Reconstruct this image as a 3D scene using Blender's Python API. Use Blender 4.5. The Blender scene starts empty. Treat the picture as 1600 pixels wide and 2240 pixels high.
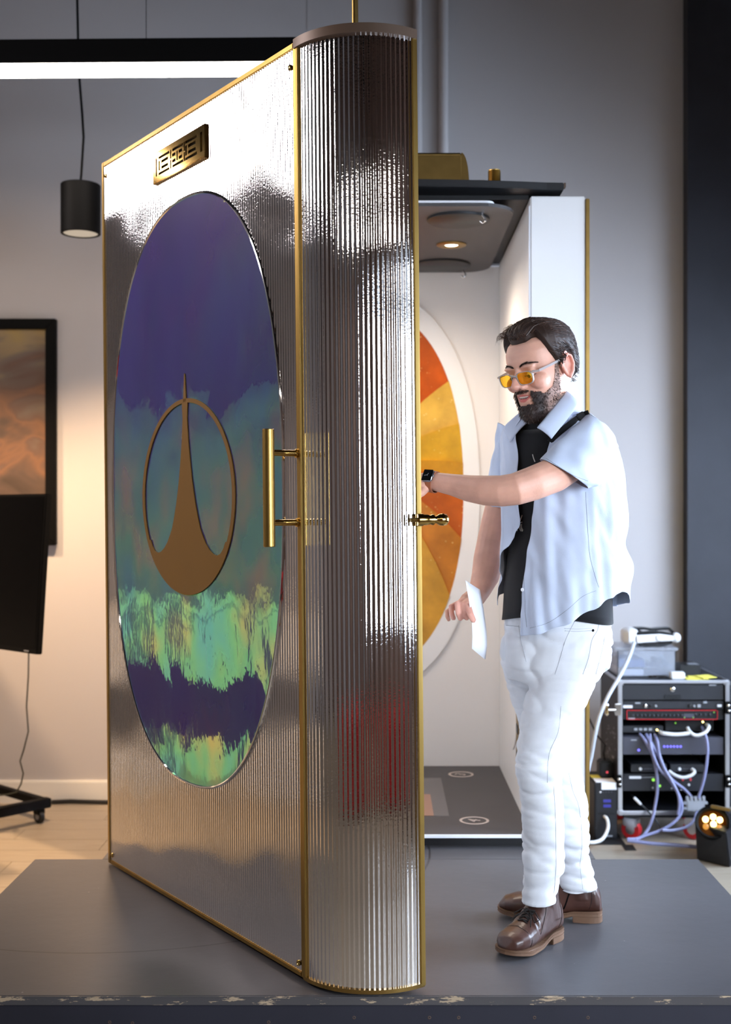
import bpy, bmesh, math, random
from mathutils import Vector, Matrix, noise
random.seed(7)
C = bpy.context.scene.collection
PI = math.pi
V = Vector

# ------------------------------------------------------------------ camera, world, light, exposure
FPX, CX, CY, EYE = 2600.0, 840.0, 1125.0, 1.625      # focal length in pixels, principal point, eye height
def at(x, y, Z):                                     # a point seen at (x, y) of the photograph, Z metres into the room
    return V(((x - CX) * Z / FPX, Z, EYE - (y - CY) * Z / FPX))

sc = bpy.context.scene
cam = bpy.data.cameras.new('camera')
camo = bpy.data.objects.new('camera', cam)
C.objects.link(camo)
cam.sensor_fit = 'HORIZONTAL'
cam.sensor_width = 24.0
cam.lens = 24.0 * FPX / 1600.0
cam.shift_x = -(CX - 800) / 1600.0
cam.shift_y = (CY - 1120) / 1600.0
cam.dof.use_dof = True
cam.dof.focus_distance = 3.3
cam.dof.aperture_fstop = 2.8
cam.clip_start = 0.05
camo.location = (0, 0, EYE)
camo.rotation_euler = (PI / 2, 0, 0)
sc.camera = camo

sc.view_settings.view_transform = 'Standard'
sc.view_settings.look = 'None'
sc.view_settings.gamma = 1.0
sc.view_settings.use_curve_mapping = False
sc.view_settings.exposure = 0.0

world = bpy.data.worlds.new('daylight')
sc.world = world
world.use_nodes = True
world.node_tree.nodes['Background'].inputs[0].default_value = (0.75, 0.86, 1.0, 1)
world.node_tree.nodes['Background'].inputs[1].default_value = 0.9

def area(name, loc, aim, sx, sy, power, col, spread=180):
    l = bpy.data.lights.new(name, 'AREA')
    l.shape = 'RECTANGLE'; l.size = sx; l.size_y = sy; l.energy = power; l.color = col; l.spread = math.radians(spread)
    o = bpy.data.objects.new(name, l); C.objects.link(o)
    o.location = loc
    o.rotation_euler = (V(aim) - V(loc)).to_track_quat('-Z', 'Y').to_euler()
    return o
def spot(name, loc, aim, power, col, angle, blend=0.6, radius=0.04):
    l = bpy.data.lights.new(name, 'SPOT')
    l.energy = power; l.color = col; l.spot_size = math.radians(angle); l.spot_blend = blend; l.shadow_soft_size = radius
    o = bpy.data.objects.new(name, l); C.objects.link(o)
    o.location = loc
    o.rotation_euler = (V(aim) - V(loc)).to_track_quat('-Z', 'Y').to_euler()
    return o
COOL = (0.62, 0.77, 1.0)
WARM = (1.0, 0.66, 0.37)
area('window_daylight_right', (3.28, 4.5, 1.75), (0.4, 4.9, 1.0), 2.8, 1.7, 225, COOL, 125)
area('window_daylight_front', (3.28, -0.1, 1.9), (0.7, 3.9, 1.2), 2.6, 1.9, 50, (0.74, 0.85, 1.0), 55)
area('left_reflection_fill', (-4.35, 3.35, 4.0), (-2.0, 3.5, 3.0), 1.5, 1.0, 30, (1.0, 0.90, 0.90), 75)  # unseen source added for the white that the door's top reflects

# ------------------------------------------------------------------ helpers
class MB:
    """collects shapes and links them as one mesh object"""
    def __init__(s):
        s.v = []; s.f = []; s.m = []; s.mi = 0
    def add(s, vs, fs):
        b = len(s.v)
        s.v += [V(p) for p in vs]
        s.f += [tuple(i + b for i in f) for f in fs]
        s.m += [s.mi] * len(fs)
        return s
    def box(s, x0, x1, y0, y1, z0, z1):
        vs = [(x, y, z) for x in (x0, x1) for y in (y0, y1) for z in (z0, z1)]
        return s.add(vs, [(0, 1, 3, 2), (4, 6, 7, 5), (0, 4, 5, 1), (2, 3, 7, 6), (0, 2, 6, 4), (1, 5, 7, 3)])
    def obox(s, c, ex, ey, ez):                       # oriented box: centre and three half-extent vectors
        c = V(c); ex = V(ex); ey = V(ey); ez = V(ez)
        vs = [c + ex * i + ey * j + ez * k for i in (-1, 1) for j in (-1, 1) for k in (-1, 1)]
        return s.add(vs, [(0, 1, 3, 2), (4, 6, 7, 5), (0, 4, 5, 1), (2, 3, 7, 6), (0, 2, 6, 4), (1, 5, 7, 3)])
    def bar(s, a, b, w, h, up=(0, 0, 1)):
        a = V(a); b = V(b); t = (b - a); L = t.length; t.normalize()
        u = V(up); e2 = t.cross(u)
        if e2.length < 1e-5: e2 = t.cross(V((1, 0, 0)))
        e2.normalize(); e3 = e2.cross(t)
        return s.obox((a + b) / 2, t * L / 2, e2 * w / 2, e3 * h / 2)
    def rings(s, rs, cap=True, closed=True):
        n = len(rs[0]); vs = [p for r in rs for p in r]; fs = []
        for i in range(len(rs) - 1):
            for j in range(n if closed else n - 1):
                k = (j + 1) % n
                fs.append((i * n + j, i * n + k, (i + 1) * n + k, (i + 1) * n + j))
        if cap and closed:
            fs.append(tuple(range(n - 1, -1, -1)))
            fs.append(tuple((len(rs) - 1) * n + j for j in range(n)))
        return s.add(vs, fs)
    def tube(s, pts, r, n=10, cap=True):
        pts = [V(p) for p in pts]; rs = []
        up = None
        for i, p in enumerate(pts):
            t = (pts[min(i + 1, len(pts) - 1)] - pts[max(i - 1, 0)]).normalized()
            if up is None:
                up = V((0, 0, 1)) if abs(t.z) < 0.9 else V((1, 0, 0))
            e1 = (up - t * up.dot(t)).normalized(); up = e1
            e2 = t.cross(e1)
            rr = r[i] if isinstance(r, (list, tuple)) else r
            rs.append([p + e1 * math.cos(2 * PI * k / n) * rr + e2 * math.sin(2 * PI * k / n) * rr for k in range(n)])
        return s.rings(rs, cap)
    def lathe(s, o, ax, prof, n=24):                  # profile of (distance along the axis, radius)
        o = V(o); ax = V(ax).normalized()
        e1 = ax.cross(V((0, 0, 1)))
        if e1.length < 1e-4: e1 = V((1, 0, 0))
        e1.normalize(); e2 = ax.cross(e1)
        rs = [[o + ax * h + e1 * math.cos(2 * PI * k / n) * r + e2 * math.sin(2 * PI * k / n) * r for k in range(n)] for h, r in prof]
        return s.rings(rs)
    def prism(s, poly, off):                          # polygon of 3-D points pushed along a vector
        a = [V(p) for p in poly]; b = [p + V(off) for p in a]; n = len(a)
        s.add(a + b, [tuple(range(n - 1, -1, -1)), tuple(range(n, 2 * n))] + [(i, (i + 1) % n, n + (i + 1) % n, n + i) for i in range(n)])
        return s
    def ball(s, c, r, nu=16, nv=10):
        c = V(c)
        r = V((r, r, r)) if not isinstance(r, (tuple, Vector)) else V(r)
        rs = []
        for i in range(nv + 1):
            ph = -PI / 2 + PI * (i + 0.0) / nv
            q = max(math.cos(ph), 0.02)
            rs.append([c + V((r.x * q * math.cos(2 * PI * k / nu), r.y * q * math.sin(2 * PI * k / nu), r.z * math.sin(ph))) for k in range(nu)])
        return s.rings(rs)
    def build(s, name, mat, parent=None, smooth=False, bevel=0, seg=2, fix=True):
        me = bpy.data.meshes.new(name)
        L = parent_loc(parent)
        me.from_pydata([tuple(p - L) for p in s.v], [], s.f)
        mats = mat if isinstance(mat, (list, tuple)) else [mat]
        for m in mats: me.materials.append(m)
        if len(mats) > 1: me.polygons.foreach_set('material_index', s.m)
        if fix or bevel:
            bm = bmesh.new(); bm.from_mesh(me)
            if fix: bmesh.ops.recalc_face_normals(bm, faces=bm.faces)
            if bevel:
                es = [e for e in bm.edges if len(e.link_faces) == 2 and e.calc_face_angle(0) > 0.6]
                bmesh.ops.bevel(bm, geom=es, offset=bevel, segments=seg, affect='EDGES', clamp_overlap=True)
            bm.to_mesh(me); bm.free()
        if smooth:
            me.polygons.foreach_set('use_smooth', [True] * len(me.polygons))
            if smooth != 'all':
                me.set_sharp_from_angle(angle=math.radians(38))
        return link(name, me, parent)

LOCS = {}
def parent_loc(p):
    t = V((0, 0, 0))
    while p is not None:
        t = t + V(p.location); p = p.parent
    return t
def link(name, me, parent=None):
    o = bpy.data.objects.new(name, me); C.objects.link(o)
    if parent is not None: o.parent = parent
    return o
def tag(o, label, cat, group=None, kind=None):
    if label: o['label'] = label
    if cat: o['category'] = cat
    if group: o['group'] = group
    if kind: o['kind'] = kind
    return o
def thing(name, label, cat, loc, group=None):
    o = bpy.data.objects.new(name, None); C.objects.link(o)
    o.location = loc; o.empty_display_size = 0.05
    return tag(o, label, cat, group)
def structure(o):
    o['kind'] = 'structure'; return o
def copy_part(o, off, parent=None):
    c = o.copy(); C.objects.link(c); c.parent = parent if parent else o.parent
    c.location = V(o.location) + V(off); return c

def evaluated(o):
    bpy.context.view_layer.update()
    dg = bpy.context.evaluated_depsgraph_get()
    return bpy.data.meshes.new_from_object(o.evaluated_get(dg))
def bake(o):                                          # applies the modifiers
    me = evaluated(o); o.modifiers.clear(); old = o.data; o.data = me
    bpy.data.meshes.remove(old); me.name = o.name
    return o
def remesh(o, size, smooth=4, factor=0.5):
    m = o.modifiers.new('r', 'REMESH'); m.mode = 'VOXEL'; m.voxel_size = size; m.use_smooth_shade = True
    if smooth:
        k = o.modifiers.new('s', 'SMOOTH'); k.iterations = smooth; k.factor = factor
    bake(o)
    return o
def shape2d(loops, depth):                            # filled 2-D outline with holes, pushed to a thickness; returns verts and faces
    cu = bpy.data.curves.new('outline', 'CURVE'); cu.dimensions = '2D'; cu.fill_mode = 'BOTH'; cu.extrude = depth / 2
    for lp in loops:
        sp = cu.splines.new('POLY'); sp.points.add(len(lp) - 1); sp.use_cyclic_u = True
        for p, q in zip(sp.points, lp): p.co = (q[0], q[1], 0, 1)
    o = bpy.data.objects.new('outline', cu); C.objects.link(o)
    me = evaluated(o)
    vs = [tuple(v.co) for v in me.vertices]; fs = [tuple(p.vertices) for p in me.polygons]
    bpy.data.objects.remove(o); bpy.data.curves.remove(cu); bpy.data.meshes.remove(me)
    return vs, fs
def text2d(body, size, depth, align='CENTER', shear=0.0):
    cu = bpy.data.curves.new('lettering', 'FONT'); cu.body = body; cu.size = size; cu.extrude = depth / 2
    cu.align_x = align; cu.align_y = 'CENTER'; cu.resolution_u = 3; cu.shear = shear
    o = bpy.data.objects.new('lettering', cu); C.objects.link(o)
    me = evaluated(o)
    vs = [tuple(v.co) for v in me.vertices]; fs = [tuple(p.vertices) for p in me.polygons]
    bpy.data.objects.remove(o); bpy.data.curves.remove(cu); bpy.data.meshes.remove(me)
    return vs, fs

# ------------------------------------------------------------------ materials
def srgb(r, g, b):
    f = lambda c: (c / 255 / 12.92) if c / 255 <= 0.04045 else ((c / 255 + 0.055) / 1.055) ** 2.4
    return (f(r), f(g), f(b), 1)
def mat(name, col, rough=0.5, metal=0.0, var=0.0, vscale=8.0, bump=0.0, bscale=40.0, stretch=(1, 1, 1), coat=0.0, spec=0.5, emit=None, estr=0, trans=0.0, ior=1.45, sss=0.0, aniso=0.0, detail=4):
    m = bpy.data.materials.new(name); m.use_nodes = True
    nt = m.node_tree; b = nt.nodes['Principled BSDF']
    b.inputs['Base Color'].default_value = col; b.inputs['Roughness'].default_value = rough; b.inputs['Metallic'].default_value = metal
    b.inputs['Specular IOR Level'].default_value = spec; b.inputs['Coat Weight'].default_value = coat; b.inputs['IOR'].default_value = ior
    b.inputs['Transmission Weight'].default_value = trans
    if sss:
        b.inputs['Subsurface Weight'].default_value = sss
        b.inputs['Subsurface Radius'].default_value = (0.012, 0.005, 0.003)
        b.inputs['Subsurface Scale'].default_value = 1.0
    if emit: b.inputs['Emission Color'].default_value = emit; b.inputs['Emission Strength'].default_value = estr
    if var or bump:
        tc = nt.nodes.new('ShaderNodeTexCoord'); mp = nt.nodes.new('ShaderNodeMapping'); mp.inputs['Scale'].default_value = stretch
        nt.links.new(tc.outputs['Object'], mp.inputs['Vector'])
    if var:
        n = nt.nodes.new('ShaderNodeTexNoise'); n.inputs['Scale'].default_value = vscale; n.inputs['Detail'].default_value = detail
        nt.links.new(mp.outputs[0], n.inputs['Vector'])
        r = nt.nodes.new('ShaderNodeMapRange'); r.inputs['From Min'].default_value = 0.3; r.inputs['From Max'].default_value = 0.7
        r.inputs['To Min'].default_value = 1 - var; r.inputs['To Max'].default_value = 1 + var
        nt.links.new(n.outputs['Fac'], r.inputs['Value'])
        mx = nt.nodes.new('ShaderNodeMix'); mx.data_type = 'RGBA'; mx.blend_type = 'MULTIPLY'; mx.inputs['Factor'].default_value = 1
        mx.inputs['A'].default_value = col
        nt.links.new(r.outputs[0], mx.inputs['B'])
        nt.links.new(mx.outputs['Result'], b.inputs['Base Color'])
    if bump:
        n = nt.nodes.new('ShaderNodeTexNoise'); n.inputs['Scale'].default_value = bscale; n.inputs['Detail'].default_value = 3
        nt.links.new(mp.outputs[0], n.inputs['Vector'])
        bp = nt.nodes.new('ShaderNodeBump'); bp.inputs['Strength'].default_value = 1.0; bp.inputs['Distance'].default_value = bump
        nt.links.new(n.outputs['Fac'], bp.inputs['Height']); nt.links.new(bp.outputs[0], b.inputs['Normal'])
    return m
def N(m, kind, **kw):
    n = m.node_tree.nodes.new(kind)
    for k, v in kw.items():
        if k.startswith('in_'):
            key = k[3:]; key = int(key) if key.isdigit() else key
            n.inputs[key].default_value = v
        else: setattr(n, k, v)
    return n
def K(m, a, b): m.node_tree.links.new(a, b)
def bsdf(m): return m.node_tree.nodes['Principled BSDF']

M = {}
M['wall'] = mat('wall_paint', srgb(184, 179, 178), 0.75, bump=0.0004, bscale=120)
M['dark_wall'] = mat('dark_room_paint', srgb(122, 104, 97), 0.7)
M['wall_left'] = mat('side_wall_paint', srgb(158, 152, 150), 0.7)
M['black_wall'] = mat('black_wall_paint', srgb(46, 47, 54), 0.55, var=0.15, vscale=3, bump=0.0005, bscale=60)
M['ceiling'] = mat('ceiling_paint', srgb(48, 47, 48), 0.9)
M['white_trim'] = mat('white_trim', srgb(225, 222, 215), 0.5)
M['window_frame'] = mat('window_frame', srgb(40, 40, 42), 0.4)
M['plank'] = mat('floor_plank', srgb(152, 140, 124), 0.42, var=0.10, vscale=5, stretch=(1.2, 14, 1), bump=0.0003, bscale=30)
M['floor'] = mat('floor_base', srgb(120, 112, 100), 0.6)
M['stage'] = mat('stage_paint', srgb(86, 85, 90), 0.36, var=0.12, vscale=2.5, bump=0.0004, bscale=25)
M['brass'] = mat('brushed_brass', srgb(172, 140, 76), 0.36, 1.0, var=0.08, vscale=30, stretch=(1, 1, 0.05))
M['brass_poly'] = mat('polished_brass', srgb(205, 170, 96), 0.10, 1.0)
M['brass_dull'] = mat('dull_brass', srgb(150, 122, 70), 0.38, 1.0, var=0.1, vscale=20)
M['black'] = mat('black_satin', srgb(22, 22, 24), 0.42)
M['black_metal'] = mat('black_powder_coat', srgb(8, 8, 9), 0.55, spec=0.12)
M['rubber'] = mat('black_rubber', srgb(18, 18, 20), 0.6)
M['screen'] = mat('dark_screen', srgb(4, 4, 5), 0.35, spec=0.05)
M['rim'] = mat('copper_brown_rim', srgb(104, 84, 70), 0.45, 0.2)
M['rust'] = mat('dull_screw', srgb(96, 78, 66), 0.6, 0.3)
M['white'] = mat('booth_white', srgb(226, 224, 222), 0.5, bump=0.0002, bscale=90)
M['inner'] = mat('booth_lining', srgb(226, 221, 216), 0.6)
M['charcoal'] = mat('charcoal_panel', srgb(62, 60, 62), 0.5, var=0.08, vscale=4)
M['grey_disc'] = mat('grey_disc', srgb(66, 63, 63), 0.5)
M['dark_disc'] = mat('dark_disc', srgb(30, 29, 30), 0.45)
M['chrome'] = mat('chrome', (0.86, 0.85, 0.85, 1), 0.05, 1.0)
M['steel'] = mat('brushed_aluminium', srgb(205, 208, 216), 0.28, 1.0)
M['white_plastic'] = mat('white_plastic', srgb(230, 231, 236), 0.35)
M['grey_plastic'] = mat('grey_plastic', srgb(150, 152, 158), 0.45)
M['paper'] = mat('white_paper', srgb(244, 246, 252), 0.8)
M['red'] = mat('red_plastic', srgb(190, 34, 40), 0.4)
M['yellow'] = mat('yellow_paper', srgb(228, 216, 96), 0.8)
M['cable'] = mat('lavender_grey_cable', srgb(124, 126, 160), 0.45)
M['white_cable'] = mat('white_cable', srgb(222, 224, 226), 0.4)
M['cord'] = mat('dark_green_cord', srgb(52, 54, 46), 0.5)
def lamp_mat(name, col, s): return mat(name, (0, 0, 0, 1), 0.5, emit=col, estr=s)
M['lamp_glow'] = lamp_mat('lamp_glow', (1, 0.93, 0.86, 1), 14)
M['spot_glow'] = lamp_mat('spot_glow', (1, 0.90, 0.72, 1), 5)
M['pend_glow'] = lamp_mat('pendant_glow', (1, 0.82, 0.62, 1), 0.5)
M['blue_led'] = lamp_mat('blue_led', (0.18, 0.16, 1.0, 1), 2.2)
M['green_led'] = lamp_mat('green_led', (0.35, 1, 0.1, 1), 1.2)
M['red_led'] = lamp_mat('red_led', (1, 0.10, 0.14, 1), 1.0)
M['amber_led'] = lamp_mat('amber_led', (1, 0.80, 0.28, 1), 6)

def rib_chrome(name):
    # mirror film: slight large-scale bowing and fine grain in the relief
    m = mat(name, (0.90, 0.875, 0.87, 1), 0.06, 1.0)
    tc = N(m, 'ShaderNodeTexCoord'); mp = N(m, 'ShaderNodeMapping'); mp.inputs['Scale'].default_value = (1, 1, 1)
    K(m, tc.outputs['Object'], mp.inputs[0])
    n = N(m, 'ShaderNodeTexNoise'); n.inputs['Scale'].default_value = 2.6; n.inputs['Detail'].default_value = 1.0
    K(m, mp.outputs[0], n.inputs['Vector'])
    b = N(m, 'ShaderNodeBump'); b.inputs['Strength'].default_value = 1; b.inputs['Distance'].default_value = 0.014
    K(m, n.outputs['Fac'], b.inputs['Height'])
    n2 = N(m, 'ShaderNodeTexNoise'); n2.inputs['Scale'].default_value = 170; n2.inputs['Detail'].default_value = 2
    K(m, mp.outputs[0], n2.inputs['Vector'])
    b2 = N(m, 'ShaderNodeBump'); b2.inputs['Strength'].default_value = 1; b2.inputs['Distance'].default_value = 0.00016
    K(m, n2.outputs['Fac'], b2.inputs['Height']); K(m, b.outputs[0], b2.inputs['Normal'])
    K(m, b2.outputs[0], bsdf(m).inputs['Normal'])
    return m
M['ribs'] = rib_chrome('ribbed_mirror_film')

def film():
    # dichroic film: violet body, green to yellow mirror that shifts with the relief
    m = mat('dichroic_film', srgb(88, 66, 156), 0.35, var=0.16, vscale=2.2, stretch=(1, 1, 0.5))
    nt = m.node_tree
    tc = N(m, 'ShaderNodeTexCoord'); mp = N(m, 'ShaderNodeMapping'); mp.inputs['Scale'].default_value = (1.0, 1.0, 0.8)
    K(m, tc.outputs['Object'], mp.inputs[0])
    n = N(m, 'ShaderNodeTexNoise'); n.inputs['Scale'].default_value = 2.6; n.inputs['Detail'].default_value = 2.0; n.inputs['Distortion'].default_value = 0.4
    K(m, mp.outputs[0], n.inputs['Vector'])
    b = N(m, 'ShaderNodeBump'); b.inputs['Strength'].default_value = 1; b.inputs['Distance'].default_value = 0.022
    K(m, n.outputs['Fac'], b.inputs['Height'])
    n2 = N(m, 'ShaderNodeTexNoise'); n2.inputs['Scale'].default_value = 60; n2.inputs['Detail'].default_value = 2
    mp2 = N(m, 'ShaderNodeMapping'); mp2.inputs['Scale'].default_value = (1.0, 1.0, 0.35); K(m, tc.outputs['Object'], mp2.inputs[0])
    K(m, mp2.outputs[0], n2.inputs['Vector'])
    b2 = N(m, 'ShaderNodeBump'); b2.inputs['Strength'].default_value = 1; b2.inputs['Distance'].default_value = 0.0007
    K(m, n2.outputs['Fac'], b2.inputs['Height']); K(m, b.outputs[0], b2.inputs['Normal'])
    g = N(m, 'ShaderNodeBsdfGlossy'); g.inputs['Roughness'].default_value = 0.04
    K(m, b2.outputs[0], g.inputs['Normal'])
    n3 = N(m, 'ShaderNodeTexNoise'); n3.inputs['Scale'].default_value = 5.0; n3.inputs['Detail'].default_value = 2
    K(m, mp.outputs[0], n3.inputs['Vector'])
    cr = N(m, 'ShaderNodeValToRGB')
    e = cr.color_ramp.elements
    e[0].position = 0.30; e[0].color = (0.16, 0.75, 0.62, 1)
    e[1].position = 0.72; e[1].color = (0.75, 0.80, 0.16, 1)
    x = e.new(0.5); x.color = (0.24, 0.86, 0.30, 1)
    K(m, n3.outputs['Fac'], cr.inputs[0]); K(m, cr.outputs[0], g.inputs['Color'])
    mix = N(m, 'ShaderNodeMixShader'); mix.inputs[0].default_value = 0.58
    out = nt.nodes['Material Output']
    K(m, bsdf(m).outputs[0], mix.inputs[1]); K(m, g.outputs[0], mix.inputs[2]); K(m, mix.outputs[0], out.inputs['Surface'])
    return m
M['film'] = film()
M['emblem'] = mat('bronze_emblem', srgb(112, 78, 17), 0.5, 0.0, var=0.03, vscale=6)
# ------------------------------------------------------------------ the room
XL, XR, YB, YF, ZC = -4.5, 3.3, 6.70, -2.6, 5.2
def wall_with_openings(name, axis, pos, a0, a1, holes, mat_, th=0.12):
    # wall in the plane axis = pos, a0..a1 along the other horizontal axis; holes are (lo, hi, z0, z1)
    mb = MB()
    def put(lo, hi, z0, z1):
        if hi - lo < 1e-4 or z1 - z0 < 1e-4: return
        if axis == 'x': mb.box(pos, pos + th, lo, hi, z0, z1)
        else: mb.box(lo, hi, pos, pos + th, z0, z1)
    cur = a0
    for lo, hi, z0, z1 in sorted(holes):
        put(cur, lo, 0, ZC); put(lo, hi, 0, z0); put(lo, hi, z1, ZC); cur = hi
    put(cur, a1, 0, ZC)
    return structure(mb.build(name, mat_))
M['glass'] = mat('window_glass', (1, 1, 1, 1), 0.02, trans=1.0, ior=1.05)
wn = [0]
def window(axis, pos, lo, hi, z0, z1, cols, rows):
    wn[0] += 1
    mb = MB(); t = 0.05
    def put(a, b, c, d, dp=0.05):
        if axis == 'x': mb.box(pos - dp / 2, pos + dp / 2, a, b, c, d)
        else: mb.box(a, b, pos - dp / 2, pos + dp / 2, c, d)
    for i in range(cols + 1):
        q = lo + (hi - lo - t) * i / cols; put(q, q + t, z0, z1)
    for j in range(rows + 1):
        q = z0 + (z1 - z0 - t) * j / rows; put(lo, hi, q, q + t, 0.046)
    fr = structure(mb.build('window_%d' % wn[0], M['window_frame']))
    mb = MB(); put2 = 0.004
    if axis == 'x': mb.box(pos - put2, pos + put2, lo, hi, z0, z1)
    else: mb.box(lo, hi, pos - put2, pos + put2, z0, z1)
    mb.build('pane', M['glass'], fr)
    return fr

structure(MB().box(XL - 0.2, XR + 0.2, YF - 0.2, YB + 0.2, -0.1, -0.004).build('floor', M['floor']))
flo = bpy.data.objects['floor']
pl = None
for r in range(15):                                   # floor planks where the floor shows behind the platform
    y0 = 3.85 + r * 0.19
    x = XL + 0.02 - (r * 0.47) % 1.3
    while x < XR:
        x0, x1 = max(x, XL + 0.01), min(x + 1.3, XR - 0.01)
        if x1 - x0 > 0.05:
            MB().box(x0 + 0.0012, x1 - 0.0012, y0 + 0.0012, y0 + 0.1888, -0.004, 0.0).build('plank', M['plank'], flo)
        x += 1.3
MB().box(XL + 0.01, XR - 0.01, YF, 3.85, -0.004, 0.0).build('near_floor', M['plank'], flo)
structure(MB().box(XL - 0.2, XR + 0.2, YF - 0.2, YB + 0.2, ZC, ZC + 0.1).build('ceiling', M['ceiling']))
seam = -0.435
structure(MB().box(XL, seam - 0.002, YB, YB + 0.12, 0, ZC).box(seam + 0.002, XR, YB, YB + 0.12, 0, ZC).box(seam - 0.01, seam + 0.01, YB + 0.004, YB + 0.1, 0, ZC).build('wall_back', M['wall']))
structure(MB().box(1.688, XR, YB - 0.10, YB - 0.002, 0, ZC).build('wall_back_black', M['black_wall']))
wall_with_openings('wall_right', 'x', XR, YF, YB + 0.12, [(2.7, 5.9, 0.85, 3.15), (-1.6, 1.4, 0.85, 3.15)], M['dark_wall'])
window('x', XR + 0.06, 2.7, 5.9, 0.85, 3.15, 3, 2)
window('x', XR + 0.06, -1.6, 1.4, 0.85, 3.15, 3, 2)
wall_with_openings('wall_left', 'x', XL - 0.12, YF, YB + 0.12, [(2.5, 4.1, 3.45, 4.6)], M['wall_left'])
window('x', XL - 0.06, 2.5, 4.1, 3.45, 4.6, 2, 1)  # unseen high window, added to go with that white reflection
structure(MB().box(XL, XL + 0.35, 4.15, YB - 0.02, 2.35, ZC).build('trim_1', M['black_wall']))        # unseen black band added on the left wall so the oval reflects dark
wall_with_openings('wall_front', 'y', YF - 0.12, XL, XR, [], M['dark_wall'])
structure(MB().box(XL, 1.68, YB - 0.016, YB, 0.0, 0.118).box(XL, 1.68, YB - 0.012, YB, 0.118, 0.126).build('baseboard_back', M['white_trim']))
mb = MB()
o = mb.tube([(0.335, YB - 0.027, 2.6), (0.335, YB - 0.027, ZC)], 0.026, 14).build('trim_2', M['wall'], smooth=True); structure(o)
k = MB().box(0.300, 0.372, YB - 0.030, YB, 4.275, 4.305).build('conduit_clip', M['wall'], o, bevel=0.004)
o = MB().tube([(0.190, YB - 0.027, 2.6), (0.190, YB - 0.027, ZC)], 0.024, 14).build('trim_3', M['wall'], smooth=True); structure(o)
k = MB().box(0.156, 0.224, YB - 0.030, YB, 4.275, 4.305).build('conduit_clip', M['wall'], o, bevel=0.004)

# ------------------------------------------------------------------ platform
def stage_mat(name, chips):
    m = mat(name, srgb(78, 76, 78), 0.34, var=0.10, vscale=2.2, bump=0.0005, bscale=22)
    b = bsdf(m); src = b.inputs['Base Color'].links[0].from_socket
    tc = N(m, 'ShaderNodeTexCoord')
    # dust specks and nicks
    vo = N(m, 'ShaderNodeTexVoronoi'); vo.inputs['Scale'].default_value = 9.0; K(m, tc.outputs['Object'], vo.inputs['Vector'])
    sp = N(m, 'ShaderNodeMapRange'); sp.inputs['From Min'].default_value = 0.028; sp.inputs['From Max'].default_value = 0.018
    K(m, vo.outputs['Distance'], sp.inputs['Value'])
    # the door's swing has worn a ring
    se = N(m, 'ShaderNodeVectorMath'); se.operation = 'SUBTRACT'; se.inputs[1].default_value = (-0.845 + 0.06, 4.33 - 3.625, 0); K(m, tc.outputs['Object'], se.inputs[0])
    mu = N(m, 'ShaderNodeVectorMath'); mu.operation = 'MULTIPLY'; mu.inputs[1].default_value = (1, 1, 0); K(m, se.outputs[0], mu.inputs[0])
    ln = N(m, 'ShaderNodeVectorMath'); ln.operation = 'LENGTH'; K(m, mu.outputs[0], ln.inputs[0])
    d = N(m, 'ShaderNodeMath'); d.operation = 'SUBTRACT'; d.inputs[1].default_value = 1.012; K(m, ln.outputs['Value'], d.inputs[0])
    ab = N(m, 'ShaderNodeMath'); ab.operation = 'ABSOLUTE'; K(m, d.outputs[0], ab.inputs[0])
    rg = N(m, 'ShaderNodeMapRange'); rg.inputs['From Min'].default_value = 0.005; rg.inputs['From Max'].default_value = 0.002; K(m, ab.outputs[0], rg.inputs['Value'])
    # chipped edges
    n = N(m, 'ShaderNodeTexNoise'); n.inputs['Scale'].default_value = 26; n.inputs['Detail'].default_value = 6; n.inputs['Roughness'].default_value = 0.7
    mp = N(m, 'ShaderNodeMapping'); mp.inputs['Scale'].default_value = (0.45, 1, 2.2); K(m, tc.outputs['Object'], mp.inputs[0]); K(m, mp.outputs[0], n.inputs['Vector'])
    ch = N(m, 'ShaderNodeMapRange'); ch.inputs['From Min'].default_value = chips; ch.inputs['From Max'].default_value = chips + 0.02; K(m, n.outputs['Fac'], ch.inputs['Value'])
    def over(a, fac, col, amount=1.0):
        x = N(m, 'ShaderNodeMix'); x.data_type = 'RGBA'; x.inputs['B'].default_value = col
        if amount != 1.0:
            q = N(m, 'ShaderNodeMath'); q.operation = 'MULTIPLY'; q.inputs[1].default_value = amount; K(m, fac, q.inputs[0]); fac = q.outputs[0]
        K(m, fac, x.inputs['Factor']); K(m, a, x.inputs['A']); return x.outputs['Result']
    s = over(src, rg.outputs[0], srgb(40, 37, 35), 0.8)
    s = over(s, sp.outputs[0], srgb(190, 186, 184), 0.35)
    s = over(s, ch.outputs[0], srgb(190, 168, 140), 0.85)
    K(m, s, b.inputs['Base Color'])
    return m
M['stage_top'] = stage_mat('stage_top_paint', 0.80)
M['stage_edge'] = stage_mat('stage_edge_paint', 0.575)
M['stage_front'] = mat('stage_front_paint', srgb(40, 41, 52), 0.5, var=0.12, vscale=3, bump=0.0006, bscale=30)
st = thing('stage_platform', 'low platform of worn dark grey painted plywood the mirrored door stands on', 'platform', (-0.06, 3.625, 0))
SZ = 0.40
MB().box(-1.24, 1.118, 3.026, 4.222, SZ - 0.022, SZ).build('top_board', M['stage_top'], st, bevel=0.0015)
MB().box(-1.24, 1.118, 3.020, 3.0262, SZ - 0.0225, SZ - 0.0008).build('edge_strip', M['stage_edge'], st, bevel=0.001)
MB().box(-1.235, 1.113, 3.034, 3.052, 0.0, SZ - 0.0235).build('front_board', M['stage_front'], st)
MB().box(-1.235, -1.217, 3.053, 4.215, 0.0, SZ - 0.0235).build('side_board', M['stage_front'], st)
MB().box(1.095, 1.113, 3.053, 4.215, 0.0, SZ - 0.0235).build('side_board', M['stage_front'], st)
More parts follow.
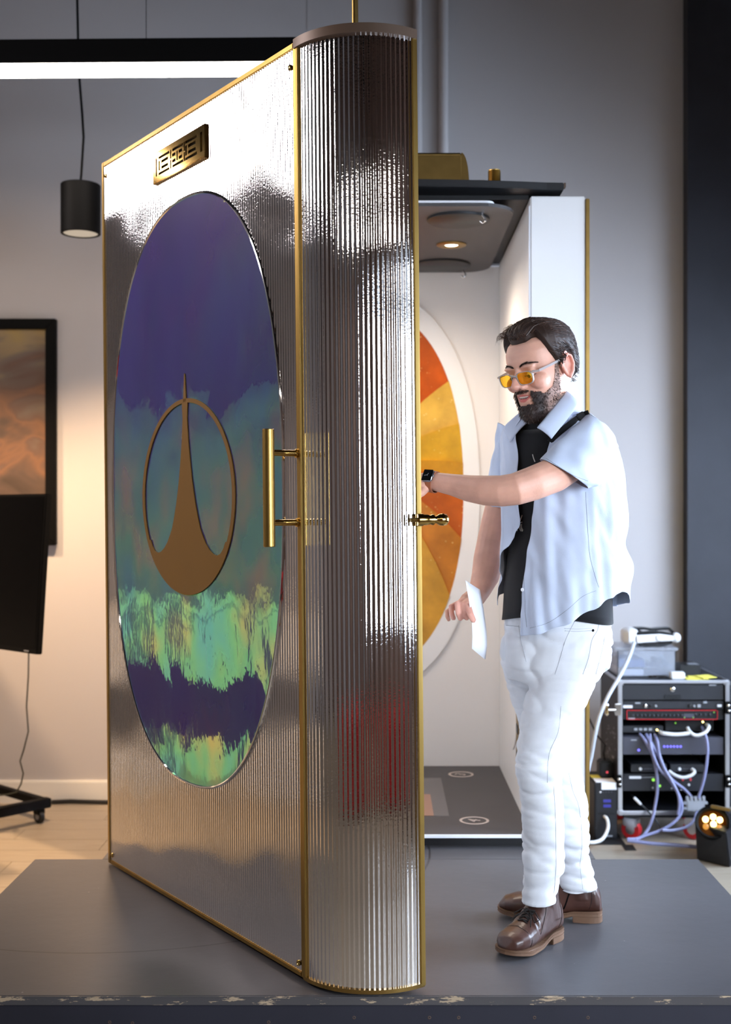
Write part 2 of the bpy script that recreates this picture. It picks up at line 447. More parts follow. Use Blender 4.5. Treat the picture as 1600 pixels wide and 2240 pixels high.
MB().box(-1.235, 1.113, 4.197, 4.215, 0.0, SZ - 0.0235).build('back_board', M['stage_front'], st)
sx = [(at(q, 2226, 3.034).x, at(q, 2226, 3.034).z) for q in (775, 940, 1004, 1170, 1287)] + [(at(q, y, 3.034).x, at(q, y, 3.034).z) for q, y in ((240, 2236), (290, 2238), (588, 2236))]
s0 = None
for x, z in sx:
    if s0 is None:
        s0 = MB().lathe((x, 3.035, z), (0, -1, 0), [(0, 0.0045), (0.001, 0.0045), (0.0015, 0.003), (0.0005, 0.0015)], 10).build('screw', M['rust'], st, smooth=True); x0, z0 = x, z
    else: copy_part(s0, (x - x0, 0, z - z0))
MB().box(-1.0, 0.752, 4.2235, 5.75, SZ - 0.022, SZ).build('rear_top_board', M['stage_top'], st)
MB().box(-0.99, 0.742, 4.24, 5.74, 0, SZ - 0.0225).build('rear_base', M['stage_front'], st)

# ------------------------------------------------------------------ mirrored pod door
B = V((-0.2055, 3.107, 0)); A = V((-0.961, 4.165, 0)); Cc = V((0.102, 3.054, 0))
DL = (A - B).length
dA = (A - B).normalized()                             # from the near edge to the far edge
nD = V((-dA.y, dA.x, 0))                              # outwards
if nD.y > 0: nD = -nD
DZ0, DZ1 = SZ + 0.004, SZ + 2.452
def D(s, z, h=0.0): return B + dA * s + nD * h + V((0, 0, z))
door = thing('pod_door', 'tall mirrored pod door with ribbed chrome skin, violet oval window and brass edges', 'door', (B.x, B.y, SZ))
# arc of the rounded nose
ch = (Cc - B); cl = ch.length; sg = 0.071
Rr = (cl * cl / 4 + sg * sg) / (2 * sg)
cn = V((ch.y, -ch.x, 0)).normalized()
if cn.y > 0: cn = -cn
cen = (B + Cc) / 2 - cn * (Rr - sg)
half = math.asin(cl / 2 / Rr)
def ARC(t, z, h=0.0, mirror=False):                   # t 0..1 from B to C
    a = -half + 2 * half * t
    u = ch.normalized()
    p = cen + (u * math.sin(a) + cn * math.cos(a)) * (Rr + h)
    p = V((p.x, p.y, z))
    if mirror:                                        # the far nose, turned half a circle about the middle of the slab
        mid = (A + Cc) / 2
        p = V((2 * mid.x - p.x, 2 * mid.y - p.y, z))
    return p
core = []
core += [V((p.x, p.y, 0)) for p in [ARC(t / 16, 0, -0.012) for t in range(17)]]
core += [V((p.x, p.y, 0)) for p in [ARC(t / 16, 0, -0.012, True) for t in range(17)]]
MB().prism([p + V((0, 0, DZ0 + 0.006)) for p in core], (0, 0, DZ1 - DZ0 - 0.012)).build('door_core', M['white'], door)
PITCH, AMP = 0.0127, 0.00085
def rib_sheet(fn, length, s0, s1, z0, z1, per=9):
    nn = int(round((s1 - s0) / PITCH)); mb = MB(); tot = nn * per; bot = []; top = []
    for i in range(tot + 1):
        s = s0 + (s1 - s0) * i / tot
        h = AMP * math.cos(2 * PI * i / per)
        bot.append(fn(s, z0, h)); top.append(fn(s, z1, h))
    return mb.rings([bot, top], cap=False, closed=False)
fl = rib_sheet(lambda s, z, h: D(s, z, h + 0.001), DL, 0.012, DL - 0.012, DZ0 + 0.012, DZ1 - 0.012)
fl.build('flat_ribbed_panel', M['ribs'], door, smooth='all')
La = 2 * half * Rr
ar = rib_sheet(lambda s, z, h: ARC(s / La, z, h), La, 0.010, La - 0.010, DZ0 + 0.008, DZ1 - 0.02)
ar.build('curved_ribbed_panel', M['ribs'], door, smooth='all')
ar = rib_sheet(lambda s, z, h: ARC(s / La, z, h, True), La, 0.010, La - 0.010, DZ0 + 0.008, DZ1 - 0.02)
ar.build('curved_ribbed_panel', M['ribs'], door, smooth='all')
# brass trim of the flat panel
def strip(s0, s1, z0, z1, h0, h1, name='brass_trim', m='brass', bev=0.002):
    mb = MB()
    mb.add([D(s, z, h) for s in (s0, s1) for h in (h0, h1) for z in (z0, z1)], [(0, 1, 3, 2), (4, 6, 7, 5), (0, 4, 5, 1), (2, 3, 7, 6), (0, 2, 6, 4), (1, 5, 7, 3)])
    return mb.build(name, M[m], door, bevel=bev)
strip(-0.004, 0.011, DZ0, DZ1, -0.012, 0.005)
strip(DL - 0.014, DL + 0.003, DZ0, DZ1, -0.012, 0.005)
strip(0.011, DL - 0.014, DZ0, DZ0 + 0.014, -0.012, 0.005)
strip(0.011, DL - 0.014, DZ1 - 0.016, DZ1, -0.012, 0.005)
# brass of the noses
mb = MB()
def nose_strip(t0, t1, h0, h1, mirror=False, name='brass_trim'):
    q = []
    n = 4
    o_ = [ARC(t0 + (t1 - t0) * i / n, 0, h1, mirror) for i in range(n + 1)] + [ARC(t1 + (t0 - t1) * i / n, 0, h0, mirror) for i in range(n + 1)]
    return MB().prism([p + V((0, 0, DZ0)) for p in o_], (0, 0, DZ1 - DZ0)).build(name, M['brass'], door, bevel=0.0015)
nose_strip(0.008, 0.038, -0.012, 0.006)
nose_strip(0.966, 1.012, -0.03, 0.006)
nose_strip(0.008, 0.03, -0.012, 0.004, True)
def rim(z0, z1, h, mirror, m, name):
    o_ = [ARC(i / 48, z0, h, mirror) for i in range(49)] + [ARC(1 - i / 48, z0, -0.03, mirror) for i in range(49)]
    return MB().prism(o_, (0, 0, z1 - z0)).build(name, M[m], door, smooth=True)
rim(DZ1 - 0.020, DZ1 + 0.004, 0.010, False, 'rim', 'top_rim')
rim(DZ1 - 0.020, DZ1 + 0.004, 0.010, True, 'brass_dull', 'top_rim')
rim(DZ0 - 0.002, DZ0 + 0.008, 0.006, False, 'brass_dull', 'bottom_rim')
MB().prism([V((p.x, p.y, DZ1 - 0.006)) for p in core], (0, 0, 0.008)).build('top_cap', M['brass_dull'], door)
# corner screws
sc0 = None
for s, z in ((0.028, DZ0 + 0.032), (0.028, DZ1 - 0.06), (DL - 0.03, DZ0 + 0.032), (DL - 0.03, DZ1 - 0.05)):
    p = D(s, z, 0.002)
    if sc0 is None:
        sc0 = MB().lathe(p, nD, [(0, 0.008), (0.003, 0.008), (0.0045, 0.006), (0.005, 0.003), (0.0035, 0.0015)], 14).build('screw', M['brass_poly'], door, smooth=True); p0 = p
    else: copy_part(sc0, p - p0)
# oval window
def superell(n_, c, a, b, e):
    out = []
    for i in range(n_):
        t = 2 * PI * i / n_; cx, cy = math.cos(t), math.sin(t)
        out.append((c[0] + a * math.copysign(abs(cx) ** (2 / e), cx), c[1] + b * math.copysign(abs(cy) ** (2 / e), cy)))
    return out
OC = (0.656, EYE + 0.067); OA, OB, OE = 0.573, 0.897, 2.35
loop = superell(128, OC, OA, OB, OE)
fr_ = [D(s, z, 0.0030) for s, z in loop]
bk_ = [D(s, z, -0.004) for s, z in loop]
ov = MB()
rr = []
for q in range(14, 0, -1):
    f = q / 14
    rr.append([D(OC[0] + (s - OC[0]) * f, OC[1] + (z - OC[1]) * f, 0.0030) for s, z in loop])
rr.append([D(OC[0] + (s - OC[0]) * 0.004, OC[1] + (z - OC[1]) * 0.004, 0.0030) for s, z in loop])
ov.rings([bk_] + rr, cap=True)
ov.build('oval_window', M['film'], door, smooth=True)
bead = MB(); rs = []
for i in range(128):
    s, z = loop[i]; s2, z2 = loop[(i + 1) % 128]; s1, z1 = loop[i - 1]
    t = V((s2 - s1, z2 - z1)).normalized(); nn = V((t.y, -t.x))
    ring = []
    for k in range(8):
        a = 2 * PI * k / 8
        ring.append(D(s + nn.x * 0.0045 * math.cos(a), z + nn.y * 0.0045 * math.cos(a), 0.003 + 0.0042 * math.sin(a)))
    rs.append(ring)
bead.rings(rs + [rs[0]], cap=False).build('oval_bead', M['chrome'], door, smooth=True)
# emblem: a spire in a ring
EC = (0.663, EYE + 0.049)
outer = [(0.317 * math.cos(2 * PI * i / 96), 0.301 * math.sin(2 * PI * i / 96)) for i in range(96)]
spire = [(0.0025, 0.376), (0.006, 0.33), (0.0105, 0.29), (0.015, 0.24), (0.0216, 0.174), (0.031, 0.12), (0.043, 0.058), (0.053, 0.02), (0.065, -0.02), (0.080, -0.06), (0.097, -0.098), (0.112, -0.118), (0.130, -0.140), (0.155, -0.160), (0.180, -0.172), (0.203, -0.176), (0.225, -0.170), (0.243, -0.155), (0.256, -0.135)]
def hole(sg_):
    ins = []
    for i in range(60):
        a = math.radians(-28 + i * (90 - -28) / 59 * 0.985)
        ins.append((0.299 * math.cos(a), 0.288 * math.sin(a)))
    pts = [(x, z) for x, z in spire if z < 0.285]
    ins = [p for p in ins if p[0] > 0.012]
    return [(sg_ * x, z) for x, z in ins + pts]
tip = [(-0.0105, 0.29), (0.0105, 0.29), (0.006, 0.33), (0.0025, 0.375), (0, 0.378), (-0.0025, 0.375), (-0.006, 0.33)]
em = MB()
for loops in ([outer, hole(1), hole(-1)], [tip]):
    vs, fs = shape2d(loops, 0.003)
    em.add([D(EC[0] + x, EC[1] + y, 0.0052 + z) for x, y, z in vs], fs)
em.build('spire_emblem', M['emblem'], door)
# brass grille
g0, g1, gz0, gz1 = 0.503, 0.861, EYE + 1.053, EYE + 1.146
W_, H_ = g1 - g0, gz1 - gz0
def U(u, v): return (g1 - u * W_, gz0 + v * H_)       # u from the far end, v upwards
def rect(u0, u1, v0, v1): return [U(u0, v0), U(u1, v0), U(u1, v1), U(u0, v1)]
holes = []
hz = lambda v: 0.185 + v * 0.63
holes.append(rect(0.055, 0.083, hz(0), hz(1)))
holes.append(rect(0.925, 0.962, hz(0), hz(1)))
for k in range(3):
    u0 = 0.115 + k * 0.265; u1 = u0 + 0.225
    if k == 1:
        holes += [rect(u0 + 0.015, u1, hz(0.86), hz(1)), rect(u0 + 0.015, u1, hz(0), hz(0.14)), rect(u0 + 0.01, u0 + 0.075, hz(0.58), hz(0.74)), rect(u0 + 0.01, u0 + 0.075, hz(0.26), hz(0.42)),
                  rect(u0 + 0.095, u0 + 0.12, hz(0.26), hz(0.74)), rect(u0 + 0.14, u0 + 0.205, hz(0.58), hz(0.74)), rect(u0 + 0.14, u0 + 0.205, hz(0.26), hz(0.42))]
    else:
        holes += [rect(u0, u1 - 0.005, hz(0.86), hz(1)), rect(u0, u1 - 0.005, hz(0), hz(0.14)), rect(u0 + 0.055, u1 - 0.03, hz(0.58), hz(0.74)), rect(u0 + 0.055, u1 - 0.03, hz(0.26), hz(0.42)), rect(u0, u0 + 0.03, hz(0.24), hz(0.76))]
for k in range(2):
    u0 = 0.115 + (k + 1) * 0.265 - 0.03
    holes += [rect(u0, u0 + 0.024, hz(0.54), hz(1)), rect(u0, u0 + 0.024, hz(0), hz(0.46))]
u0 = 0.115 + 3 * 0.265 - 0.022
vs, fs = shape2d([rect(0, 1, 0, 1)] + holes, 0.006)
gr = MB().add([D(x, y, 0.0095 + z) for x, y, z in vs], fs).build('grille', M['brass_poly'], door)
strip(g0 + 0.004, g1 - 0.004, gz0 + 0.004, gz1 - 0.004, 0.0, 0.004, 'grille_backing', 'black', 0)
for s0_, s1_, z0_, z1_ in ((g0 - 0.004, g0, gz0 - 0.002, gz1 + 0.002), (g1, g1 + 0.003, gz0 - 0.002, gz1 + 0.002), (g0, g1, gz0 - 0.004, gz0), (g0, g1, gz1, gz1 + 0.003)):
    strip(s0_, s1_, z0_, z1_, 0.0, 0.0122, 'grille_border', 'brass_poly', 0.0012)
# pull bar
hb = thing_parent = door
zt, zb = at(0, 945, 3.06).z, at(0, 1203, 3.06).z
p1, p2 = D(0.006, zt, 0.092), D(0.006, zb, 0.092)
bar = MB().lathe(p2, (0, 0, 1), [(0, 0.0142), (0.0015, 0.0155), (zt - zb - 0.0015, 0.0155), (zt - zb, 0.0142)], 24).build('pull_bar', M['brass'], door, smooth=True)
for yy in (998, 1150):
    z = at(0, yy, 3.09).z
    MB().lathe(D(0.006, z, 0.004), nD, [(0, 0.0115), (0.006, 0.0115), (0.008, 0.0085), (0.084, 0.0085)], 18).build('standoff', M['brass_poly'], bar, smooth=True)
# turned knob on the nose
kp = at(922, 1147, 3.035)
ax = V((0.9, 0.42, 0)).normalized()
kn = MB().lathe(kp - ax * 0.0, ax, [(0.0, 0.01512), (0.00128, 0.01624), (0.01536, 0.01624), (0.01664, 0.014), (0.02816, 0.014), (0.0384, 0.01176), (0.04352, 0.014), (0.04736, 0.014), (0.0512, 0.00896), (0.05632, 0.00952), (0.064, 0.01456), (0.07424, 0.01602), (0.08448, 0.014), (0.09088, 0.00672), (0.09152, 0.00112)], 28).build('knob', M['brass_poly'], door, smooth=True)
MB().lathe(kp, -ax, [(0, 0.0055)] + [(0.002 + i * 0.002, 0.0048 + 0.0012 * (i % 2)) for i in range(9)], 14).build('knob_screw', M['brass_dull'], kn, smooth=True)
# pivot rod to the ceiling
pr = at(797, 40, 3.12)
MB().tube([(pr.x, pr.y, DZ1 - 0.003), (pr.x, pr.y, ZC)], 0.0085, 14).build('pivot_rod', M['brass_dull'], door, smooth=True)
door.rotation_euler = (0, -0.0095, 0)
door.location.z += 0.0085

# ------------------------------------------------------------------ the booth
BZ = SZ
BF, BB = 4.37, 5.55                                   # front and back planes
BX0, BX1 = -0.62, 0.54                                # lining
bo = thing('telephone_booth', 'tall white pod booth with black floor and roof behind the mirrored door', 'booth', (0, 4.9, SZ))
fz = SZ + 0.05
MB().box(-0.85, 0.56, BF + 0.02, BB + 0.16, SZ, fz - 0.004).build('base', M['black'], bo, bevel=0.003)
MB().box(BX0 - 0.02, BX1 + 0.03, BF - 0.01, BB, fz - 0.004, fz).build('floor_panel', M['charcoal'], bo)
MB().box(BX0 - 0.02, BX1 + 0.01, BF - 0.018, BF - 0.0102, fz - 0.011, fz + 0.001).build('floor_edge_trim', M['white_plastic'], bo, bevel=0.001)
MB().box(BX0 - 0.2, 0.742, BB, BB + 0.15, SZ, SZ + 2.38).build('back_wall', M['inner'], bo)
sw = MB().box(BX1, 0.742, BF, BB - 0.001, SZ, SZ + 2.395).build('side_wall', M['white'], bo, bevel=0.004)
sw2 = MB().box(BX0 - 0.2, BX0, BF, BB - 0.001, SZ, SZ + 2.395).build('side_wall', M['white'], bo, bevel=0.004)
MB().box(0.7425, 0.757, BF - 0.004, BB + 0.15, SZ, SZ + 2.385).build('brass_edge', M['brass_dull'], bo, bevel=0.002)
MB().box(BX1 - 0.006, BX1 - 0.0005, BF + 0.002, BF + 0.016, fz, SZ + 2.36).build('edge_bead', M['white_plastic'], bo, bevel=0.001)
# oval panel on the side wall lining and plate low on it
so = superell(72, (5.02, 1.50), 0.36, 0.86, 2.4)
MB().prism([V((BX1 - 0.004, y, z)) for y, z in so], (0.0035, 0, 0)).build('side_oval', M['white'], bo)
po = MB().box(BX1 - 0.006, BX1 - 0.0005, 4.55, 4.80, 0.62, 0.86).build('vent_plate', M['brass_dull'], bo, bevel=0.001)
for i in range(4):
    for j in range(3):
        if (i + j) % 2 == 0: MB().box(BX1 - 0.008, BX1 - 0.006, 4.57 + j * 0.075, 4.63 + j * 0.075, 0.64 + i * 0.055, 0.675 + i * 0.055).build('vent_slot', M['black'], po)
# ring and fan-shaped glass in the back wall
PCx, PCz, Pa, Pb, Pe = -0.06, 1.738, 0.432, 0.837, 2.25
ring_o = superell(96, (PCx, PCz), Pa + 0.075, Pb + 0.09, Pe); ring_i = superell(96, (PCx, PCz), Pa, Pb, Pe)
vs, fs = shape2d([ring_o, ring_i], 0.014)
MB().add([(x, BB - 0.007 + z, y) for x, y, z in vs], fs).build('oval_frame', M['white'], bo, smooth=False)
fan_cols = [srgb(206, 146, 34), srgb(212, 166, 66), srgb(188, 82, 14), srgb(222, 176, 66), srgb(206, 156, 30), srgb(222, 158, 34), srgb(206, 104, 20), srgb(190, 116, 26), srgb(184, 88, 14), srgb(200, 144, 46)]
def fan_mat(i, c):
    m = mat('gilded_glass_%d' % i, c, 0.28, 0.25, var=0.22, vscale=9, bump=0.0012, bscale=26)
    b = bsdf(m); src = b.inputs['Base Color'].links[0].from_socket
    tc = N(m, 'ShaderNodeTexCoord'); vo = N(m, 'ShaderNodeTexVoronoi'); vo.inputs['Scale'].default_value = 48; K(m, tc.outputs['Object'], vo.inputs['Vector'])
    r = N(m, 'ShaderNodeMapRange'); r.inputs['From Min'].default_value = 0.20; r.inputs['From Max'].default_value = 0.08; r.inputs['To Max'].default_value = 0.6; K(m, vo.outputs['Distance'], r.inputs['Value'])
    n5 = N(m, 'ShaderNodeTexNoise'); n5.inputs['Scale'].default_value = 14; K(m, tc.outputs['Object'], n5.inputs['Vector'])
    r5 = N(m, 'ShaderNodeMapRange'); r5.inputs['From Min'].default_value = 0.5; r5.inputs['From Max'].default_value = 0.62; K(m, n5.outputs['Fac'], r5.inputs['Value'])
    m5 = N(m, 'ShaderNodeMath'); m5.operation = 'MULTIPLY'; K(m, r.outputs[0], m5.inputs[0]); K(m, r5.outputs[0], m5.inputs[1]); r = m5
    x = N(m, 'ShaderNodeMix'); x.data_type = 'RGBA'; x.inputs['B'].default_value = srgb(250, 226, 150)
    K(m, r.outputs[0], x.inputs['Factor']); K(m, src, x.inputs['A']); K(m, x.outputs['Result'], b.inputs['Base Color'])
    return m
fmats = [fan_mat(i, c) for i, c in enumerate(fan_cols)]
fcx, fcz = at(805, 1030, BB).x, at(805, 1030, BB).z
def oval_r(ang):                                      # distance from the fan's centre to the oval along an angle
    lo, hi = 0.0, 2.0
    for _ in range(40):
        r = (lo + hi) / 2
        x = fcx + r * math.cos(ang) - PCx; z = fcz + r * math.sin(ang) - PCz
        if abs(x / Pa) ** Pe + abs(z / Pb) ** Pe < 1: lo = r
        else: hi = r
    return lo
# blades of the fan; on the visible side their edges follow the photograph
edges = [62, 38, 17.5, -3, -33, -60, -92, -130, -170, 150, 120, 90]
edges = [78, 47.9, 27.2, 4.7, -7, -35.9, -56.8, -88, -125, -165, -205, -245]
nb = len(edges)
for i in range(nb):
    a0 = edges[i]; a1 = edges[(i + 1) % nb] - (360 if i == nb - 1 else 0)
    def edge(a, f):
        # a blade edge curls as it leaves the centre
        ang = math.radians(a + (1 - f) * 14)
        r = oval_r(math.radians(a)) * f if f < 1 else oval_r(math.radians(a))
        return ang, r
    poly = []
    for k in range(9):
        f = 0.04 + 0.96 * k / 8
        an, r = edge(a0, f); r = min(r, oval_r(an)); poly.append((an, r, 0.018))
    nseg = 14
    for k in range(1, nseg):
        an = math.radians(a0 + (a1 - a0) * k / nseg); poly.append((an, oval_r(an), 0.018 * (1 - k / nseg)))
    for k in range(8, -1, -1):
        f = 0.04 + 0.96 * k / 8
        an, r = edge(a1, f); r = min(r, oval_r(an)); poly.append((an, r, 0.0))
    pts = [V((fcx + r * math.cos(an), BB - 0.002 - h, fcz + r * math.sin(an))) for an, r, h in poly]
    rows = []
    for k in range(9):
        f = 0.04 + 0.96 * k / 8
        q0, q1 = edge(a0, f), edge(a1, f); row = []
        for m_ in range(13):
            t_ = m_ / 12; an = q0[0] + (q1[0] - q0[0]) * t_; lim = oval_r(an)
            r = lim if k == 8 else min(lim, q0[1] + (q1[1] - q0[1]) * t_)
            row.append((an, r, 0.018 * (1 - t_)))
        rows.append(row)
    mb = MB()
    P3 = lambda an, r, h: V((fcx + r * math.cos(an), BB - 0.002 - h, fcz + r * math.sin(an)))
    fr3 = [P3(*q) for row in rows for q in row]; bk3 = [V((p.x, BB - 0.0005, p.z)) for p in fr3]; n_ = len(fr3)
    fs = [(k * 13 + m_, k * 13 + m_ + 1, (k + 1) * 13 + m_ + 1, (k + 1) * 13 + m_) for k in range(8) for m_ in range(12)]
    rim_ = [m_ for m_ in range(13)] + [k * 13 + 12 for k in range(1, 9)] + [8 * 13 + m_ for m_ in range(11, -1, -1)] + [k * 13 for k in range(7, 0, -1)]
    fs += [tuple(n_ + i for i in f) for f in fs] + [(rim_[i], rim_[(i + 1) % len(rim_)], n_ + rim_[(i + 1) % len(rim_)], n_ + rim_[i]) for i in range(len(rim_))]
    mb.add(fr3 + bk3, fs)
    mb.build('fan_blade', fmats[{0: 2, 1: 1, 2: 4, 3: 0, 4: 8, 5: 7, 6: 9, 7: 3, 8: 0, 9: 2, 10: 5, 11: 1}[i]], bo, smooth=True)
MB().lathe((fcx, BB - 0.03, fcz), (0, 1, 0), [(0, 0.02), (0.004, 0.05), (0.028, 0.055)], 24).build('fan_hub', M['brass'], bo, smooth=True)
# roof
rz = at(0, 418, BF).z
front = []
for i in range(25):
    t = i / 24; x = -0.85 + (0.66 + 0.85) * t
    bow = 0.05 * max(0.0, 1 - ((x + 0.0) / 0.62) ** 2)
    front.append(V((x, BF - 0.02 - bow, rz)))
roof = front + [V((0.66, BB + 0.14, rz)), V((-0.85, BB + 0.14, rz))]
MB().prism(roof, (0, 0, 0.026)).build('roof', M['black'], bo, bevel=0.003)
MB().box(0.66, 0.668, BF - 0.015, BF + 0.01, rz + 0.010, rz + 0.027).build('roof_end_clip', M['rim'], bo, bevel=0.001)
MB().box(BX0, BX1, BF + 0.06, BB, rz - 0.016, rz).build('ceiling_board', M['dark_disc'], bo)
# hanging ceiling plate: rounded, with discs, lamp and hooks
cz = 1.625 + 1.118
def rounded(x0, x1, y0, y1, r, n=8):
    out = []
    for cx_, cy_, a0 in ((x1 - r, y1 - r, 0), (x0 + r, y1 - r, 90), (x0 + r, y0 + r, 180), (x1 - r, y0 + r, 270)):
        for i in range(n + 1):
            a = math.radians(a0 + 90 * i / n); out.append((cx_ + r * math.cos(a), cy_ + r * math.sin(a)))
    return out
cp = rounded(-0.53, 0.485, 4.31, 5.50, 0.13)
MB().prism([V((x, y, cz)) for x, y in cp], (0, 0, 0.012)).build('ceiling_plate', M['grey_disc'], bo, bevel=0.003)
lp = rounded(-0.45, 0.405, 4.32, 4.40, 0.035)
MB().prism([V((x, y, cz + 0.013)) for x, y in lp], (0, 0, 0.010)).build('light_strip', M['white_plastic'], bo, bevel=0.002)
for (px, py, rr_) in ((1003, 485, 0.118), (968, 583, 0.125)):
    z = cz - 0.010; Z = FPX * (z - EYE) / (CY - py); p = at(px, py, Z)
    MB().lathe((p.x, p.y, cz), (0, 0, -1), [(0, rr_), (0.008, rr_), (0.010, rr_ - 0.003)], 40).build('speaker_disc', M['dark_disc'], bo, smooth=True)
z = cz - 0.006; Z = FPX * (z - EYE) / (CY - 538); p = at(988, 538, Z)
dl = MB().lathe((p.x, p.y, cz), (0, 0, -1), [(0, 0.062), (0.004, 0.062), (0.007, 0.055), (0.007, 0.034), (0.002, 0.030)], 32).build('downlight', M['brass_dull'], bo, smooth=True)
MB().lathe((p.x, p.y, cz - 0.0021), (0, 0, -1), [(0, 0.029), (0.002, 0.026)], 24).build('downlight_lens', M['spot_glow'], dl, smooth=True)
spot('booth_downlight', (p.x, p.y, cz - 0.03), (p.x - 0.05, p.y + 0.12, 0.4), 14, (1.0, 0.80, 0.60), 128, 0.9, 0.05)
area('booth_fill_light', (-0.05, 4.85, cz - 0.02), (-0.05, 4.86, 0.4), 0.7, 0.6, 13, (1.0, 0.86, 0.72), 150)  # fill added under the ceiling plate to brighten the booth lining
for (px, py) in ((1056, 470), (1014, 593)):
    Z = FPX * (cz - 0.01 - EYE) / (CY - py); q = at(px, py, Z); q.z = cz
    MB().tube([q + V((0, 0, 0.004)), q + V((0, 0, -0.012)), q + V((0.008, -0.004, -0.022)), q + V((0.010, -0.006, -0.034)), q + V((0, -0.004, -0.040)), q + V((-0.008, 0, -0.032))], 0.0042, 8).build('hook', M['chrome'], bo, smooth=True)
# brass work on the roof
rt = rz + 0.026
b1 = at(1060, 385, 4.55)
MB().box(-0.55, b1.x, 4.50, 5.0, rt, rt + 0.052).build('brass_plinth', M['brass'], bo, bevel=0.002)
x1 = at(1008, 0, 4.62).x
prof = [(0, 0), (0, 0.085), (-0.02, 0.115)]
sec = [V((-0.5, 4.56, rt + 0.052)), V((-0.5, 4.56, rt + 0.165)), V((-0.5, 4.575, rt + 0.178)), V((-0.5, 4.92, rt + 0.178)), V((-0.5, 4.95, rt + 0.052))]
MB().prism(sec, (x1 + 0.5, 0, 0)).build('brass_box', M['brass_dull'], bo, bevel=0.004)
arc = [V((x1, 4.57, rt + 0.052))] + [V((x1 + 0.030 * math.sin(a_ * PI / 16), 4.57, rt + 0.052 + 0.125 * math.cos(a_ * PI / 16))) for a_ in range(9)]
MB().prism(arc[:1] + arc[1:], (0, 0.36, 0)).build('brass_end_cap', M['brass_dull'], bo, smooth=True)
ck = at(1082, 385, 4.385)
cyl = [(0, 0.0225)]
for i in range(14): cyl += [(0.002 + i * 0.0036, 0.0235), (0.0040 + i * 0.0036, 0.0222)]
MB().lathe((ck.x, ck.y, rt), (0, 0, 1), cyl + [(0.054, 0.0225), (0.0545, 0.019)], 28).build('brass_knob', M['brass'], bo, smooth=True)
MB().box(b1.x, ck.x - 0.018, 4.50, 4.53, rt, rt + 0.036).build('brass_bracket', M['brass_dull'], bo)
# floor decals
M['decal'] = mat('floor_decal', srgb(186, 172, 164), 0.5)
M['decal_grey'] = mat('floor_insert', srgb(96, 93, 95), 0.5)
M['decal_tan'] = mat('floor_insert_tan', srgb(146, 112, 96), 0.5)
for px, py, txt in ((1038, 1795, '4'), (1009, 1694, '3')):
    Z = FPX * (EYE - fz) / (py - CY); p = at(px, py, Z)
    vs, fs = shape2d([superell(40, (0, 0), 0.057, 0.057, 2), superell(40, (0, 0), 0.047, 0.047, 2)], 0.001)
    dd = MB().add([(p.x + x, p.y + y, fz + 0.0006 + z) for x, y, z in vs], fs).build('floor_mark', M['decal'], bo)
    vs, fs = text2d(txt, 0.072, 0.001)
    ro = math.radians(68)
    MB().add([(p.x + x * math.cos(ro) - y * math.sin(ro), p.y + x * math.sin(ro) + y * math.cos(ro), fz + 0.0006 + z) for x, y, z in vs], fs).build('floor_numeral', M['decal'], dd)
def floor_quad(x0, x1, y0, y1, m, nm, h):
    Z1 = FPX * (EYE - fz) / (y0 - CY); Z0 = FPX * (EYE - fz) / (y1 - CY)
    MB().box(x0, x1, Z0, Z1, fz, fz + h).build(nm, M[m], bo)
floor_quad(-0.3, 0.255, 1702, 1785, 'decal_grey', 'floor_insert', 0.0008)
floor_quad(-0.3, 0.195, 1738, 1785, 'decal_tan', 'floor_insert', 0.0014)

# ------------------------------------------------------------------ left side: picture, screen on a stand, lamps
def art_mat():
    m = mat('cloudy_painting', (1, 1, 1, 1), 0.5)
    tc = N(m, 'ShaderNodeTexCoord'); mp = N(m, 'ShaderNodeMapping'); mp.inputs['Scale'].default_value = (1.6, 1, 2.6); K(m, tc.outputs['Object'], mp.inputs[0])
    n = N(m, 'ShaderNodeTexNoise'); n.inputs['Scale'].default_value = 1.7; n.inputs['Detail'].default_value = 3; n.inputs['Distortion'].default_value = 0.6; K(m, mp.outputs[0], n.inputs['Vector'])
    sx_ = N(m, 'ShaderNodeSeparateXYZ'); K(m, tc.outputs['Object'], sx_.inputs[0])
    ma = N(m, 'ShaderNodeMath'); ma.operation = 'MULTIPLY_ADD'; ma.inputs[1].default_value = 0.33; K(m, sx_.outputs['Z'], ma.inputs[0]); K(m, n.outputs['Fac'], ma.inputs[2])
    cr = N(m, 'ShaderNodeValToRGB'); e = cr.color_ramp.elements
    e[0].position = 0.20; e[0].color = srgb(58, 48, 42); e[1].position = 0.98; e[1].color = srgb(120, 92, 44)
    for p, c in ((0.38, srgb(84, 68, 60)), (0.48, srgb(118, 86, 66)), (0.53, srgb(98, 76, 66)), (0.62, srgb(106, 92, 82)), (0.74, srgb(140, 120, 88)), (0.85, srgb(150, 126, 78))):
        x = e.new(p); x.color = c
    K(m, ma.outputs[0], cr.inputs[0]); K(m, cr.outputs[0], bsdf(m).inputs['Base Color'])
    return m
M['art'] = art_mat()
px1 = at(122, 0, 6.66).x; pz1 = at(0, 697, 6.66).z; pz0 = at(0, 1193, 6.66).z; px0 = px1 - 1.0
pic = thing('framed_picture', 'stormy cloud painting in a black frame on the left wall', 'picture', ((px0 + px1) / 2, 6.66, (pz0 + pz1) / 2))
fw = 0.058
MB().box(px0 + fw, px1 - fw, 6.672, 6.684, pz0 + fw * 0.9, pz1 - fw * 0.9).build('canvas', M['art'], pic)
fm = MB()
